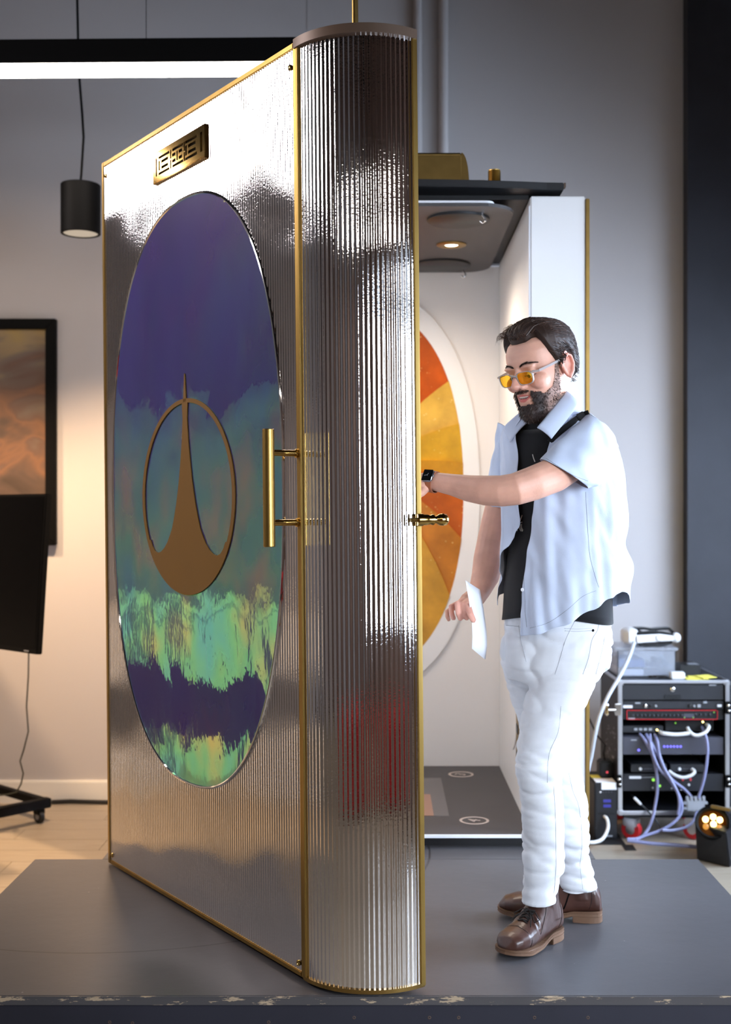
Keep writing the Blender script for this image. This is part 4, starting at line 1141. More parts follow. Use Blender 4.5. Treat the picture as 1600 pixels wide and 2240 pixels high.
# --- beard: dark round the mouth, greying along the jaw
def bearded(q):
    x, y, z = abs(q.x), q.y, q.z
    if z < -0.016 or y < -0.020: return 0
    if y > 0.066:                                     # front
        if 0.0725 + 0.0035 * (x / 0.03) < z < 0.0845 - 0.006 * (x / 0.032) ** 2 and x < 0.036: return 1
        if x > 0.0245 and z < 0.076 - 0.35 * max(0, x - 0.034): return 1
        if z < 0.0435: return 1
        return 0
    ztop = 0.066 + 0.012 * smooth_step((0.06 - y) / 0.03) + 0.062 * smooth_step((0.036 - y) / 0.022)
    if y < 0.007 and z > 0.05: return 0
    return 1 if z < ztop else 0
bf = []; use = {}
for p in me.polygons:
    if all(bodyV[i].z > 1.75 and (bodyV[i] - HO).length < 0.22 and bearded(Hinv(bodyV[i])) for i in p.vertices): bf.append(tuple(p.vertices))
norms = {i: V(me.vertices[i].normal) for f in bf for i in f}
bm_ = MB(); idx = {}
for f in bf:
    for i in f:
        if i not in idx:
            q = Hinv(bodyV[i]); idx[i] = len(bm_.v)
            full = smooth_step((q.y - 0.030) / 0.03)
            th_ = 0.0012 + 0.0034 * full + 0.0014 * noise.noise(bodyV[i] * 320)
            bm_.v.append(bodyV[i] + norms[i] * th_)
    bm_.f.append(tuple(idx[i] for i in f)); bm_.m.append(0)
M['beard'] = mat('dark_beard', srgb(48, 36, 33), 0.6, var=0.3, vscale=60)
def stubble():
    m = M['beard']; b = bsdf(m); src = b.inputs['Base Color'].links[0].from_socket
    tc = N(m, 'ShaderNodeTexCoord'); n = N(m, 'ShaderNodeTexNoise'); n.inputs['Scale'].default_value = 300; n.inputs['Detail'].default_value = 2; K(m, tc.outputs['Object'], n.inputs['Vector'])
    at_ = N(m, 'ShaderNodeAttribute'); at_.attribute_name = 'grey'
    x = N(m, 'ShaderNodeMix'); x.data_type = 'RGBA'; x.inputs['B'].default_value = srgb(166, 132, 118)
    K(m, at_.outputs['Fac'], x.inputs['Factor']); K(m, src, x.inputs['A']); K(m, x.outputs['Result'], b.inputs['Base Color'])
stubble()
beard = bm_.build('beard', M['beard'], man, smooth='all', fix=False)
ga = beard.data.attributes.new('grey', 'FLOAT', 'POINT')
ga.data.foreach_set('value', [0.88 * (1 - smooth_step((Hinv(V(v.co) + OFF).y - 0.036) / 0.036)) for v in beard.data.vertices])
bs = MB(); keys = list(idx.keys())
for k in range(3800):
    i = rnd.choice(keys); q = Hinv(bodyV[i]); nrm = norms[i]
    dn = (-hU * 0.9 + hF * 0.25 + nrm * 0.75).normalized()
    side = q.y < 0.052
    if side and rnd.random() < 0.35: continue
    ln_ = rnd.uniform(0.006, 0.011) * (0.62 if side else 1.0)
    p = bodyV[i] + nrm * 0.0006 + V((rnd.uniform(-1, 1), rnd.uniform(-1, 1), rnd.uniform(-1, 1))) * 0.0014
    bs.mi = 2 if rnd.random() < (0.45 if side else 0.04) else (1 if rnd.random() < 0.3 else 0)
    bs.tube([p, p + (nrm * 0.7 + dn * 0.3) * ln_ * 0.5, p + (nrm * 0.35 + dn * 0.8) * ln_], [0.00055, 0.0005, 0.0002], 3)
bs.build('beard_strands', [M['hair'], M['hair2'], M['grey_hair']], beard, smooth='all', fix=False)['kind'] = 'stuff'
eb = MB()
for k in range(260):
    s = rnd.choice((-1, 1)); bx = rnd.uniform(0.011, 0.055)
    zc_ = 0.1445 + 0.007 * (1 - ((bx - 0.036) / 0.026) ** 2) + rnd.uniform(-0.003, 0.003) * (1 - (bx / 0.075))
    o_ = H(s * bx, 0.14, zc_); hit = headT.ray_cast(o_, -hF)
    if hit[0] is None: continue
    p = hit[0]; dv = (hL * s * 0.8 + hU * (0.35 if bx < 0.036 else -0.25) + hit[1] * 0.2).normalized()
    eb.tube([p, p + dv * 0.004 + hit[1] * 0.0008, p + dv * 0.008], [0.0005, 0.00045, 0.00015], 3)
eb.build('eyebrows', M['hair'], man, smooth='all', fix=False)['kind'] = 'stuff'

# --- helper: snap a pixel path onto a mesh
def tree_of(*objs):
    vs, fs = [], []
    for o in objs:
        off = V(o.location) + parent_loc(o.parent) if o.parent else V(o.location); b = len(vs)
        vs += [V(v.co) + off for v in o.data.vertices]; fs += [tuple(i + b for i in p.vertices) for p in o.data.polygons]
    return BVHTree.FromPolygons(vs, fs)
EYEP = V((0, 0, EYE))
def snap(tree, px, py, lift=0.001):
    d = (at(px, py, 1.0) - EYEP).normalized(); h = tree.ray_cast(EYEP, d)
    if h[0] is None: return None
    nn = h[1] if h[1].dot(d) < 0 else -h[1]
    return h[0] + nn * lift
def path_px(pts, n=8):                                # Catmull-Rom through pixel points
    out = []
    for i in range(len(pts) - 1):
        p0, p1, p2, p3 = pts[max(i - 1, 0)], pts[i], pts[i + 1], pts[min(i + 2, len(pts) - 1)]
        for k in range(n):
            t = k / n
            out.append(tuple(0.5 * (2 * b + (c - a) * t + (2 * a - 5 * b + 4 * c - d) * t * t + (3 * b - a - 3 * c + d) * t ** 3) for a, b, c, d in zip(p0, p1, p2, p3)))
    return out + [pts[-1]]
def seam_on(tree, pts, r=0.0009, lift=0.0004, n=8, mb=None):
    mb = mb or MB(); P = [snap(tree, x, y, lift) for x, y in path_px(pts, n)]; P = [p for p in P if p is not None]
    runs = [[]]
    for p in P:
        if runs[-1] and (p - runs[-1][-1]).length > 0.06: runs.append([])
        runs[-1].append(p)
    for q in runs:
        if len(q) > 2: mb.tube(q, r, 5)
    return mb

# --- jeans
jm = MB()
jm.rings(torso_rings([(1320, 1222, 3.50, 0.158, 0.124), (1345, 1221, 3.50, 0.168, 0.132), (1400, 1217, 3.50, 0.176, 0.142), (1450, 1213, 3.50, 0.174, 0.146), (1490, 1208, 3.50, 0.14, 0.12)], [1335, 1345, 1370, 1400, 1430, 1455, 1480, 1490], 36))
for tab in (LEGL, LEGR):
    rs = []
    for i, (x, y, Z, r) in enumerate(tab):
        m_ = r * Z / FPX
        rs.append(ell(at(x, y, Z), V((m_, 0, 0)), V((0, m_ * 0.98, 0)), 28))
    jm.rings(rs)
jeans = jm.build('jeans', M['jeans'], man)
remesh(jeans, 0.0055, 4, 0.5)
jv = jeans.data.vertices
jw = [V(v.co) + OFF for v in jv]; jn = [V(v.normal) for v in jv]
for i, v in enumerate(jv):
    p = jw[i]; h_ = p.z - SZ
    ank = smooth_step((0.42 - h_) / 0.25); kn_ = math.exp(-((h_ - 0.56) / 0.10) ** 2); hip_ = math.exp(-((h_ - 0.83) / 0.09) ** 2)
    ridge = lambda s: 1 - 2 * abs(s)
    f1 = ridge(noise.noise(V((p.x * 5 + p.z * 3, p.y * 5, p.z * 15))))
    f2 = ridge(noise.noise(V((p.x * 9 - p.z * 6, p.y * 9, p.z * 26 + 7))))
    f3 = ridge(noise.noise(V((p.x * 7 + p.z * 9, p.y * 7, p.z * 10 + 3))))
    g_ = lambda f: max(0.0, (f - 0.42) / 0.58) ** 1.4
    soft = noise.noise(V((p.x * 6, p.y * 6, p.z * 9))) * (0.0030 + 0.002 * ank)
    d = soft - g_(f1) * (0.0030 + 0.0055 * ank + 0.0065 * kn_) - g_(f2) * (0.0012 + 0.0022 * ank + 0.0024 * kn_) - g_(f3) * (0.0030 + 0.0045 * hip_)
    hem_ = smooth_step((0.165 - h_) / 0.02) if p.x > 0 else 0
    v.co = v.co + jn[i] * d
jeans.data.polygons.foreach_set('use_smooth', [True] * len(jeans.data.polygons))
jt = tree_of(jeans)
sm = MB()
for pts in ([(1262, 1352), (1240, 1395), (1226, 1440), (1215, 1475)], [(1312, 1352), (1308, 1378), (1296, 1400), (1288, 1440), (1276, 1475)], [(1228, 1545), (1222, 1600), (1205, 1640), (1200, 1665), (1198, 1712)], [(1212, 1720), (1216, 1790), (1217, 1860), (1217, 1900), (1212, 1960)], [(1245, 1690), (1254, 1730), (1266, 1760), (1272, 1800), (1274, 1850), (1270, 1895), (1276, 1945)], [(1135, 1368), (1140, 1400), (1148, 1430), (1152, 1448)], [(1108, 1368), (1140, 1372), (1150, 1380)], [(1235, 1375), (1265, 1376), (1297, 1374)], [(1236, 1380), (1266, 1381), (1297, 1379)], [(1326, 1382), (1316, 1430), (1304, 1475)]):
    seam_on(jt, pts, 0.0008, 0.0002, 8, sm)
sm.build('seams', M['seam'], jeans, smooth='all', fix=False)['kind'] = 'stuff'
q = snap(jt, 1298, 1379, 0.0)
if q: MB().ball(q, 0.004, 12, 8).build('rivet', M['black_metal'], jeans, smooth=True)

# --- T-shirt
tm = MB()
ys = [900, 906, 915, 930, 945, 955, 975, 1000, 1040, 1080, 1120, 1160, 1200, 1240, 1280, 1310, 1335, 1352]
rs = torso_rings(TORSO, ys, 64, 0.004)
TZ = []
for i, r in enumerate(rs):
    for k, p in enumerate(r):
        a = 2 * PI * k / 64
        fr = max(0, math.cos(a))
        if i < 4: r[k] = p + V((0, 0, -0.030 * fr))
        w = noise.noise(V((p.x * 7, p.y * 7, p.z * 3))) * 0.006 + noise.noise(V((p.x * 18, p.y * 18, p.z * 12))) * 0.003
        dv = (p - at(1221, ys[i], 3.5)); dv.z = 0
        if i > 4 and dv.length > 0: r[k] = r[k] + dv.normalized() * w
        if i >= len(rs) - 2: r[k] = r[k] + V((0, 0, 0.012 * math.sin(a * 2 + 1)))
tm.rings(rs, cap=False)
tee = tm.build('t_shirt', M['tee'], man, smooth='all')
so_ = tee.modifiers.new('t', 'SOLIDIFY'); so_.thickness = 0.003; so_.offset = 1; bake(tee)
tt = tree_of(tee)
pm = MB()
for pts in ([(1143, 1127), (1139, 1138), (1136, 1147)], [(1129, 1150), (1133, 1146), (1143, 1142)], [(1131, 1148), (1129, 1161)], [(1133, 1149), (1132, 1162)], [(1137, 1147), (1137, 1155), (1141, 1162)], [(1140, 1147), (1140, 1155), (1144, 1162)], [(1142, 1146), (1142, 1154), (1145, 1160)], [(1129, 1101), (1132, 1106), (1135, 1108)], [(1166, 994), (1168, 1002), (1171, 1010)]):
    seam_on(tt, pts, 0.0015, 0.0003, 5, pm)
pm.build('shirt_print', M['print'], tee, smooth='all', fix=False)['kind'] = 'stuff'

# --- open shirt: shell with a gap in front, sleeves, collar, hem
SH = [(880, 1205, 3.47, 0.068, 0.068), (900, 1207, 3.475, 0.080, 0.075), (916, 1210, 3.48, 0.120, 0.088), (935, 1212, 3.49, 0.168, 0.102), (960, 1217, 3.50, 0.185, 0.116), (1010, 1226, 3.50, 0.190, 0.134), (1080, 1231, 3.50, 0.193, 0.148), (1160, 1233, 3.50, 0.192, 0.154), (1240, 1233, 3.50, 0.197, 0.158), (1300, 1231, 3.50, 0.200, 0.160), (1400, 1229, 3.50, 0.205, 0.165)]
EDL = [(880, 30), (960, 20), (1000, 15), (1060, 8), (1100, 3), (1200, -3), (1300, -7), (1400, -8)]
EDR = [(880, -30), (960, -18), (1000, -17), (1100, -16), (1150, -17), (1190, -28), (1230, -44), (1300, -56), (1400, -60)]
def hem(phi):                                         # phi in degrees, from the right front edge round the back to the left front edge
    tab = [(-60, 1326), (-30, 1330), (20, 1300), (0, 1384)]
    p = phi
    T = [(-8, 1384), (10, 1378), (30, 1358), (55, 1325), (75, 1300), (90, 1288), (105, 1292), (130, 1318), (160, 1330), (200, 1330), (240, 1310), (270, 1290), (290, 1305), (304, 1330)]
    if p <= T[0][0]: return T[0][1]
    for (a0, v0), (a1, v1) in zip(T, T[1:]):
        if p <= a1: t = (p - a0) / (a1 - a0); t = smooth_step(t); return v0 + (v1 - v0) * t
    return T[-1][1]
shm = MB(); NA, NR = 110, 64
grid = []
for j in range(NR + 1):
    row = []
    for i in range(NA + 1):
        u = i / NA
        y = 880 + (1384 - 880) * (j / NR)
        for _ in range(2):
            eL = lerp_tab(EDL, y)[0]; eR = lerp_tab(EDR, y)[0] + 360
            phi = eL + (eR - eL) * u
            y = 880 + (hem(phi) - 880) * (j / NR)
        cx, Z, a, b = lerp_tab(SH, y)
        ph = math.radians(phi)
        dirv = tF * math.cos(ph) * b + tL * math.sin(ph) * a
        c = at(cx, y, Z); p = c + dirv
        loose = smooth_step((y - 960) / 200)
        back = smooth_step((phi - 60) / 60) * smooth_step((300 - phi) / 60)
        w = 0.014 * loose * noise.noise(V((phi / 16, p.z * 2.2, 0.5))) + 0.010 * loose * noise.noise(V((phi / 7 + p.z * 4, p.z * 5, 3.3))) + 0.0055 * (1 - 2 * abs(noise.noise(V((phi / 11 + p.z * 9, p.z * 8, 9.1)))))
        w += 0.012 * back * smooth_step((y - 1180) / 60) * smooth_step((1290 - y) / 60)
        w -= 0.010 * back * math.exp(-((y - 1195) / 28) ** 2)
        flare = 0.014 * smooth_step((y - 1220) / 100) * smooth_step((phi - 285) / 20)
        p = p + dirv.normalized() * (w + flare)
        row.append(p)
    grid.append(row)
shm.rings(grid, cap=False, closed=False)
def sleeve(rings, n=36, seed=0.0, rows=14):
    # rings: top pixel, bottom pixel, depth, half-depth
    out = []
    for j in range(rows + 1):
        t = j / rows * (len(rings) - 1); k = min(int(t), len(rings) - 2); f = t - k
        g = [a + (b - a) * f for a, b in zip(rings[k], rings[k + 1])]
        tx_, ty_, bx_, by_, Z, hd = g
        tp, bp = at(tx_, ty_, Z), at(bx_, by_, Z)
        c = (tp + bp) / 2; u_ = (tp - bp) / 2
        ring = []
        for q_ in range(n):
            a = 2 * PI * q_ / n
            p = c + u_ * math.cos(a) + V((0, hd, 0)) * math.sin(a)
            nn = (p - c).normalized()
            w = 0.009 * noise.noise(V((a * 1.6 + seed, j * 0.32, 2))) + 0.0055 * (1 - 2 * abs(noise.noise(V((a * 1.2 + j * 0.35 + seed, j * 0.12, 6)))))
            ring.append(p + nn * w)
        out.append(ring)
    return out
slL = sleeve([(1285, 902, 1350, 975, 3.385, 0.062), (1258, 938, 1345, 1025, 3.345, 0.070), (1218, 972, 1312, 1056, 3.305, 0.070), (1184, 1006, 1284, 1066, 3.275, 0.066)])
slR = sleeve([(1092, 925, 1150, 975, 3.63, 0.050), (1080, 985, 1142, 1000, 3.67, 0.056), (1072, 1050, 1136, 1060, 3.69, 0.056), (1067, 1108, 1134, 1116, 3.70, 0.055)], seed=5.0)
shm.rings(slL, cap=False); shm.rings(slR, cap=False)
shirt = shm.build('shirt', M['shirt'], man, smooth='all')
so_ = shirt.modifiers.new('t', 'SOLIDIFY'); so_.thickness = 0.0022; so_.offset = 0
sb_ = shirt.modifiers.new('s', 'SUBSURF'); sb_.levels = 1; sb_.render_levels = 1
bake(shirt); shirt.data.polygons.foreach_set('use_smooth', [True] * len(shirt.data.polygons))
def patch(corners, name, bulge=0.006, n=10, thick_=0.0035):
    # cloth leaf through four corners (px, py, Z): a, b along the inner edge, d, c along the outer edge
    a, b, c, d = [at(*q) for q in corners]
    nrm = (b - a).cross(d - a).normalized()
    if nrm.y > 0: nrm = -nrm
    g = []
    for i in range(n + 1):
        s = i / n; r_ = []
        for j in range(n + 1):
            t = j / n
            p = a * (1 - s) * (1 - t) + b * s * (1 - t) + c * s * t + d * (1 - s) * t
            r_.append(p + nrm * bulge * math.sin(PI * t) ** 0.7 + nrm * 0.002 * noise.noise(p * 30))
        g.append(r_)
    o = MB().rings(g, cap=False, closed=False).build(name, M['shirt'], shirt, smooth='all')
    s_ = o.modifiers.new('t', 'SOLIDIFY'); s_.thickness = thick_; s_.offset = 0; bake(o)
    o.data.polygons.foreach_set('use_smooth', [True] * len(o.data.polygons))
    return o
patch([(1240, 856, 3.395), (1176, 936, 3.335), (1207, 960, 3.315), (1268, 884, 3.37)], 'collar')
patch([(1146, 898, 3.475), (1154, 924, 3.445), (1117, 968, 3.475), (1102, 938, 3.515)], 'collar')
# neck band behind the collar
nb_ = MB(); g = []
for j in range(4):
    g.append([at(1205, 884 - j * 8, 3.465) + tF * math.cos(math.radians(a)) * (0.072 - 0.002 * j) + tL * math.sin(math.radians(a)) * (0.072 - 0.002 * j) + V((0, 0, 0.02 * (0.5 - 0.5 * math.cos(math.radians(a))) - 0.012)) for a in range(40, 321, 10)])
o = nb_.rings(g, cap=False, closed=False).build('collar_band', M['shirt'], shirt, smooth='all')
s_ = o.modifiers.new('t', 'SOLIDIFY'); s_.thickness = 0.003; bake(o)
stt = tree_of(shirt)
sm = MB()
for pts in ([(1150, 1120), (1147, 1180), (1146, 1250), (1149, 1300), (1150, 1340), (1153, 1372)], [(1282, 1076), (1284, 1120), (1288, 1180), (1292, 1220), (1304, 1265), (1311, 1285)], [(1196, 1003), (1225, 1022), (1255, 1040), (1287, 1052)], [(1160, 1374), (1200, 1362), (1240, 1335), (1275, 1305), (1305, 1292)], [(1240, 935), (1250, 905), (1285, 905), (1322, 925)]):
    seam_on(stt, pts, 0.0007, 0.0001, 8, sm)
sm.build('stitching', M['thread'], shirt, smooth='all', fix=False)['kind'] = 'stuff'
for px, py in ((1146, 1205), (1144, 1290)):
    q = snap(stt, px, py, 0.0006)
    if q: MB().lathe(q, V((-0.55, -0.83, 0)), [(0, 0.005), (0.0015, 0.0052), (0.002, 0.004)], 14).build('button', M['white_plastic'], shirt, smooth=True)

# --- boots
def boot(heel, toe, ankle, seed):
    h_, t_ = V(heel), V(toe); ax_ = (t_ - h_); L_ = ax_.length; ax_.normalize(); sd_ = V((-ax_.y, ax_.x, 0))
    base = V((h_.x, h_.y, SZ))
    def P(x, y, z): return base + ax_ * (x * L_) + sd_ * y + V((0, 0, z))
    bt = thing('boot_group', None, None, (0, 0, 0)) if False else None
    mb = MB(); rs = []
    for x, w, zt, zb in ((0.0, 0.012, 0.050, 0.034), (0.015, 0.028, 0.085, 0.028), (0.06, 0.034, 0.115, 0.027), (0.14, 0.037, 0.130, 0.026), (0.24, 0.039, 0.150, 0.022), (0.33, 0.040, 0.146, 0.016), (0.42, 0.0405, 0.126, 0.013), (0.52, 0.044, 0.103, 0.012), (0.63, 0.048, 0.083, 0.012), (0.75, 0.050, 0.072, 0.013), (0.86, 0.0455, 0.066, 0.015), (0.94, 0.035, 0.057, 0.018), (0.985, 0.019, 0.040, 0.022), (1.0, 0.007, 0.033, 0.026)):
        ring = []
        for k in range(24):
            a = 2 * PI * k / 24; c_, s_ = math.cos(a), math.sin(a)
            zz = (zt + zb) / 2 + (zt - zb) / 2 * math.copysign(abs(s_) ** 0.8, s_)
            wy = w * math.copysign(abs(c_) ** (0.75 if s_ < 0 else 1.0), c_)
            ring.append(P(x, wy, zz))
        rs.append(ring)
    mb.rings(rs)
    top = V(ankle)
    rs = []
    for t in range(6):
        f = t / 5; c = P(0.20, 0, 0.07) * (1 - f) + P(0.27, 0, 0.150) * f
        rs.append(ell(c, ax_ * (0.056 - 0.010 * f), sd_ * (0.041 - 0.001 * f), 24))
    mb.rings(rs)
    up = mb.build('boot', M['leather'], man)
    remesh(up, 0.0032, 5, 0.5)
    for v in up.data.vertices:
        p = V(v.co) + OFF; x = (p - base).dot(ax_) / L_; z = p.z - SZ
        cr = math.exp(-((x - 0.56) / 0.05) ** 2) * smooth_step((z - 0.05) / 0.02)
        v.co = v.co + V(v.normal) * (0.0022 * math.sin(x * L_ * 420) * cr + 0.0010 * noise.noise(p * 40))
        k = abs(x - 0.735) * L_
        if k < 0.0035: v.co = v.co + V(v.normal) * -0.0006
    up.data.polygons.foreach_set('use_smooth', [True] * len(up.data.polygons))
    def lift(x): return 0.017 * (1 - smooth_step((x - 0.24) / 0.26))
    def outline(f, y0=0.0):
        pts = []
        for x, w in ((0.0, 0.010), (0.02, 0.024), (0.07, 0.033), (0.16, 0.0365), (0.28, 0.036), (0.40, 0.0375), (0.52, 0.043), (0.63, 0.048), (0.75, 0.0505), (0.86, 0.0465), (0.94, 0.036), (0.985, 0.022), (1.005, 0.006)):
            pts.append((x, w + f))
        pts = path_px(pts, 4)
        return [(x, w) for x, w in pts] + [(x, -w) for x, w in reversed(pts)]
    def spring(x): return 0.010 * smooth_step((x - 0.70) / 0.30)
    o_ = outline(0.0025)
    a_ = [P(x + (0.008 if x > 0.9 else (-0.006 if x < 0.05 else 0)), w, 0.012 + spring(x) + lift(x)) for x, w in o_]; b_ = [P(x + (0.008 if x > 0.9 else (-0.006 if x < 0.05 else 0)), w, 0.0175 + spring(x) + lift(x)) for x, w in o_]
    n_ = len(o_)
    welt = MB().add(a_ + b_, [tuple(range(n_)), tuple(range(2 * n_ - 1, n_ - 1, -1))] + [(i, n_ + i, n_ + (i + 1) % n_, (i + 1) % n_) for i in range(n_)]).build('welt', M['welt'], up, bevel=0.0012)
    a_ = [P(x + (0.006 if x > 0.9 else (-0.005 if x < 0.05 else 0)), w, 0.0035 + spring(x) + lift(x)) for x, w in o_]; b_ = [P(x + (0.006 if x > 0.9 else (-0.005 if x < 0.05 else 0)), w, 0.0118 + spring(x) + lift(x)) for x, w in o_]
    MB().add(a_ + b_, [tuple(range(n_)), tuple(range(2 * n_ - 1, n_ - 1, -1))] + [(i, n_ + i, n_ + (i + 1) % n_, (i + 1) % n_) for i in range(n_)]).build('sole', M['sole'], up, bevel=0.001)
    hl_ = [(x, w) for x, w in outline(0.002) if x < 0.29]
    MB().prism([P(x - (0.006 if x < 0.05 else 0), w, 0.0) for x, w in hl_], (0, 0, 0.0203)).build('heel', M['sole'], up, bevel=0.0015)
    bt_ = tree_of(up)
    def on(x, y, lift=0.0012):                         # point on the upper above the footprint
        h2 = bt_.ray_cast(P(x, y, 0.30), V((0, 0, -1)))
        return h2[0] + h2[1] * lift if h2[0] is not None else P(x, y, 0.1)
    lc = MB()
    for i, x in enumerate((0.50, 0.54, 0.58, 0.62)):
        for s_ in (-1, 1):
            lc.tube([on(x, -0.016 * s_), on(x + 0.018, 0.0, 0.004), on(x + 0.03, 0.016 * s_)], 0.0021, 6)
    for s_ in (-1, 1):
        p0 = on(0.53, 0.004 * s_, 0.005)
        lp_ = [p0, p0 + sd_ * s_ * 0.018 + V((0, 0, 0.000)), p0 + sd_ * s_ * 0.040 + V((0, 0, -0.014)) + ax_ * 0.010, p0 + sd_ * s_ * 0.030 + V((0, 0, -0.022)) + ax_ * 0.018, p0 + sd_ * s_ * 0.006 + ax_ * 0.006]
        lc.tube(lp_, 0.0017, 6)
        lc.tube([p0, p0 + sd_ * s_ * 0.020 + ax_ * 0.022 - V((0, 0, 0.012)), p0 + sd_ * s_ * 0.032 + ax_ * 0.040 - V((0, 0, 0.028))], 0.0016, 6)
    lc.build('laces', M['lace'], up, smooth='all', fix=False)['kind'] = 'stuff'
    st_ = MB()
    def seam3(fx, n=16):
        pts = []
        for i in range(n + 1):
            x, y, z = fx(i / n); h2 = bt_.find_nearest(P(x, y, z)); pts.append(h2[0] + h2[1] * 0.0004)
        st_.tube(pts, 0.0008, 5)
    for s_ in (-1, 1):
        seam3(lambda t: (0.735, s_ * 0.055 * t, 0.075 - 0.055 * t))
        seam3(lambda t: (0.30 + 0.26 * t - 0.0, s_ * (0.020 + 0.03 * t), 0.135 - 0.085 * t))
        seam3(lambda t: (0.12 - 0.03 * math.sin(PI * t), s_ * 0.05, 0.03 + 0.11 * t))
    st_.build('stitching', M['lace'], up, smooth='all', fix=False)['kind'] = 'stuff'
    if seed:                                          # side zip on the boot whose inner side shows
        zp = MB(); pts = []
        for i in range(12):
            t = i / 11; h2 = bt_.find_nearest(P(0.36 - 0.10 * t, 0.05 * seed, 0.035 + 0.11 * t)); pts.append(h2[0] + h2[1] * 0.0006)
        zp.tube(pts, 0.0022, 6)
        zp.build('zip', M['black_metal'], up, smooth=True)
    return up
f_heel = at(1219, 2046, 3.455); f_toe = at(1101, 2096, 3.275)
boot(f_heel, f_toe, at(1184, 1985, 3.385), 0)
r_heel = at(1317, 2016, 3.585); r_toe = at(1092, 2002, 3.635)
boot(r_heel, r_toe, at(1266, 1950, 3.59), 1)

# --- things worn and held
gl = thing('eyeglasses', 'clear framed glasses with yellow lenses on the bearded face', 'glasses', H(0, 0.1, 0.115))
M['clear_frame'] = mat('clear_acetate', srgb(205, 200, 200), 0.12, trans=0.55, ior=1.35)
M['yellow_lens'] = mat('yellow_lens', (0.98, 0.60, 0.06, 1), 0.03, trans=0.93, ior=1.03)
def G(x, y, z): return H(x, y, z)
def lens_loop(s, k=1.0):
    pts = []
    for i in range(36):
        a = 2 * PI * i / 36; c_, s_ = math.cos(a), math.sin(a)
        w, h2 = 0.0265 * k, 0.0180 * k
        x = w * math.copysign(abs(c_) ** 0.62, c_); z = h2 * math.copysign(abs(s_) ** 0.62, s_)
        x *= 1 + 0.06 * (z / h2)
        pts.append((s * (0.0345 + x), 0.107 - 0.10 * abs(x + 0.0) * 0.3 - 0.16 * 0 - 0.006 * ((0.0345 + x) / 0.06) ** 2 + 0.12 * z, 0.1150 + z))
    return pts
fr = MB()
for s in (-1, 1):
    lo_ = lens_loop(s); li_ = lens_loop(s, 0.90)
    rings_ = []
    for (x, y, z), (x2, y2, z2) in zip(lo_, li_):
        rings_.append([G(x, y + 0.0018, z), G(x, y - 0.0022, z), G(x2, y2 - 0.0022, z2), G(x2, y2 + 0.0018, z2)])
    fr.rings(rings_ + [rings_[0]], cap=False)
    fr.tube([G(s * 0.060, 0.100, 0.128), G(s * 0.069, 0.096, 0.1275), G(s * 0.0735, 0.088, 0.127)], 0.0032, 8)
fr.tube([G(-0.010, 0.106, 0.121), G(-0.004, 0.1105, 0.1245), G(0.004, 0.1105, 0.1245), G(0.010, 0.106, 0.121)], 0.0026, 8)
fr.build('frame', M['clear_frame'], gl, smooth=True)
for s in (-1, 1):
    li_ = lens_loop(s, 0.905); c_ = V((s * 0.0345, 0.1045, 0.115))
    vs = [G(x, y, z) for x, y, z in li_] + [G(x, y - 0.0016, z) for x, y, z in li_]; n_ = 36
    MB().add(vs, [tuple(range(n_)), tuple(range(2 * n_ - 1, n_ - 1, -1))] + [(i, (i + 1) % n_, n_ + (i + 1) % n_, n_ + i) for i in range(n_)]).build('lens', M['yellow_lens'], gl)
    tp_ = [G(s * 0.0735, 0.088, 0.127), G(s * 0.0785, 0.045, 0.1325), G(s * 0.0800, 0.010, 0.1375), G(s * 0.0800, -0.012, 0.137), G(s * 0.0790, -0.024, 0.128)]
    tb = MB(); rs = []
    for i, p in enumerate(tp_):
        rs.append([p + (hL * a * 0.0014 + hU * b * 0.0032) * HS for a, b in ((-1, -1), (1, -1), (1, 1), (-1, 1))])
    tb.rings(rs).build('temple', M['clear_frame'], gl, bevel=0.0006)

wt = thing('wristwatch', 'square black-faced watch on a brown band round the reaching wrist', 'watch', at(947, 1046, 3.30))
wa = (at(985, 1060, 3.29) - at(950, 1053, 3.32)).normalized()       # along the forearm
wn_ = V((-0.10, -0.93, 0.36)); wn_ = (wn_ - wa * wn_.dot(wa)).normalized(); ws_ = wa.cross(wn_)
wc = at(948, 1054, 3.322)
rs = []
for k in range(40):
    a = 2 * PI * k / 40; d = wn_ * math.cos(a) + ws_ * math.sin(a)
    rs.append([wc + d * 0.0285 - wa * 0.0105, wc + d * 0.0310 - wa * 0.0105, wc + d * 0.0310 + wa * 0.0105, wc + d * 0.0285 + wa * 0.0105])
MB().rings(rs + [rs[0]], cap=False).build('band', mat('brown_leather_band', srgb(150, 84, 52), 0.5), wt, smooth=True)
ro = math.radians(-8)
e1 = wa * math.cos(ro) + ws_ * math.sin(ro); e2 = -wa * math.sin(ro) + ws_ * math.cos(ro)
cc_ = wc + wn_ * 0.0345
cs = MB().obox(cc_, e1 * 0.0165, e2 * 0.0190, wn_ * 0.0050).build('case', M['steel'], wt, bevel=0.0045, seg=3, smooth=True)
sc_ = MB().obox(cc_ + wn_ * 0.0048, e1 * 0.0150, e2 * 0.0172, wn_ * 0.0012).build('display', M['screen'], wt, bevel=0.0011)
hd_ = MB()
for ang, ln_, th_ in ((165, 0.0095, 0.0005), (-62, 0.0060, 0.0006), (60, 0.0035, 0.0004)):
    d = e1 * math.cos(math.radians(ang)) + e2 * math.sin(math.radians(ang))
    hd_.bar(cc_ + wn_ * 0.0062, cc_ + wn_ * 0.0062 + d * ln_, th_ * 2, 0.0003, up=wn_)
hd_.build('hands', M['grey_plastic'], sc_)
MB().lathe(cc_ + e1 * 0.0163, e1, [(0, 0.003), (0.0022, 0.003), (0.0025, 0.002)], 12).build('crown', M['steel'], wt, smooth=True)

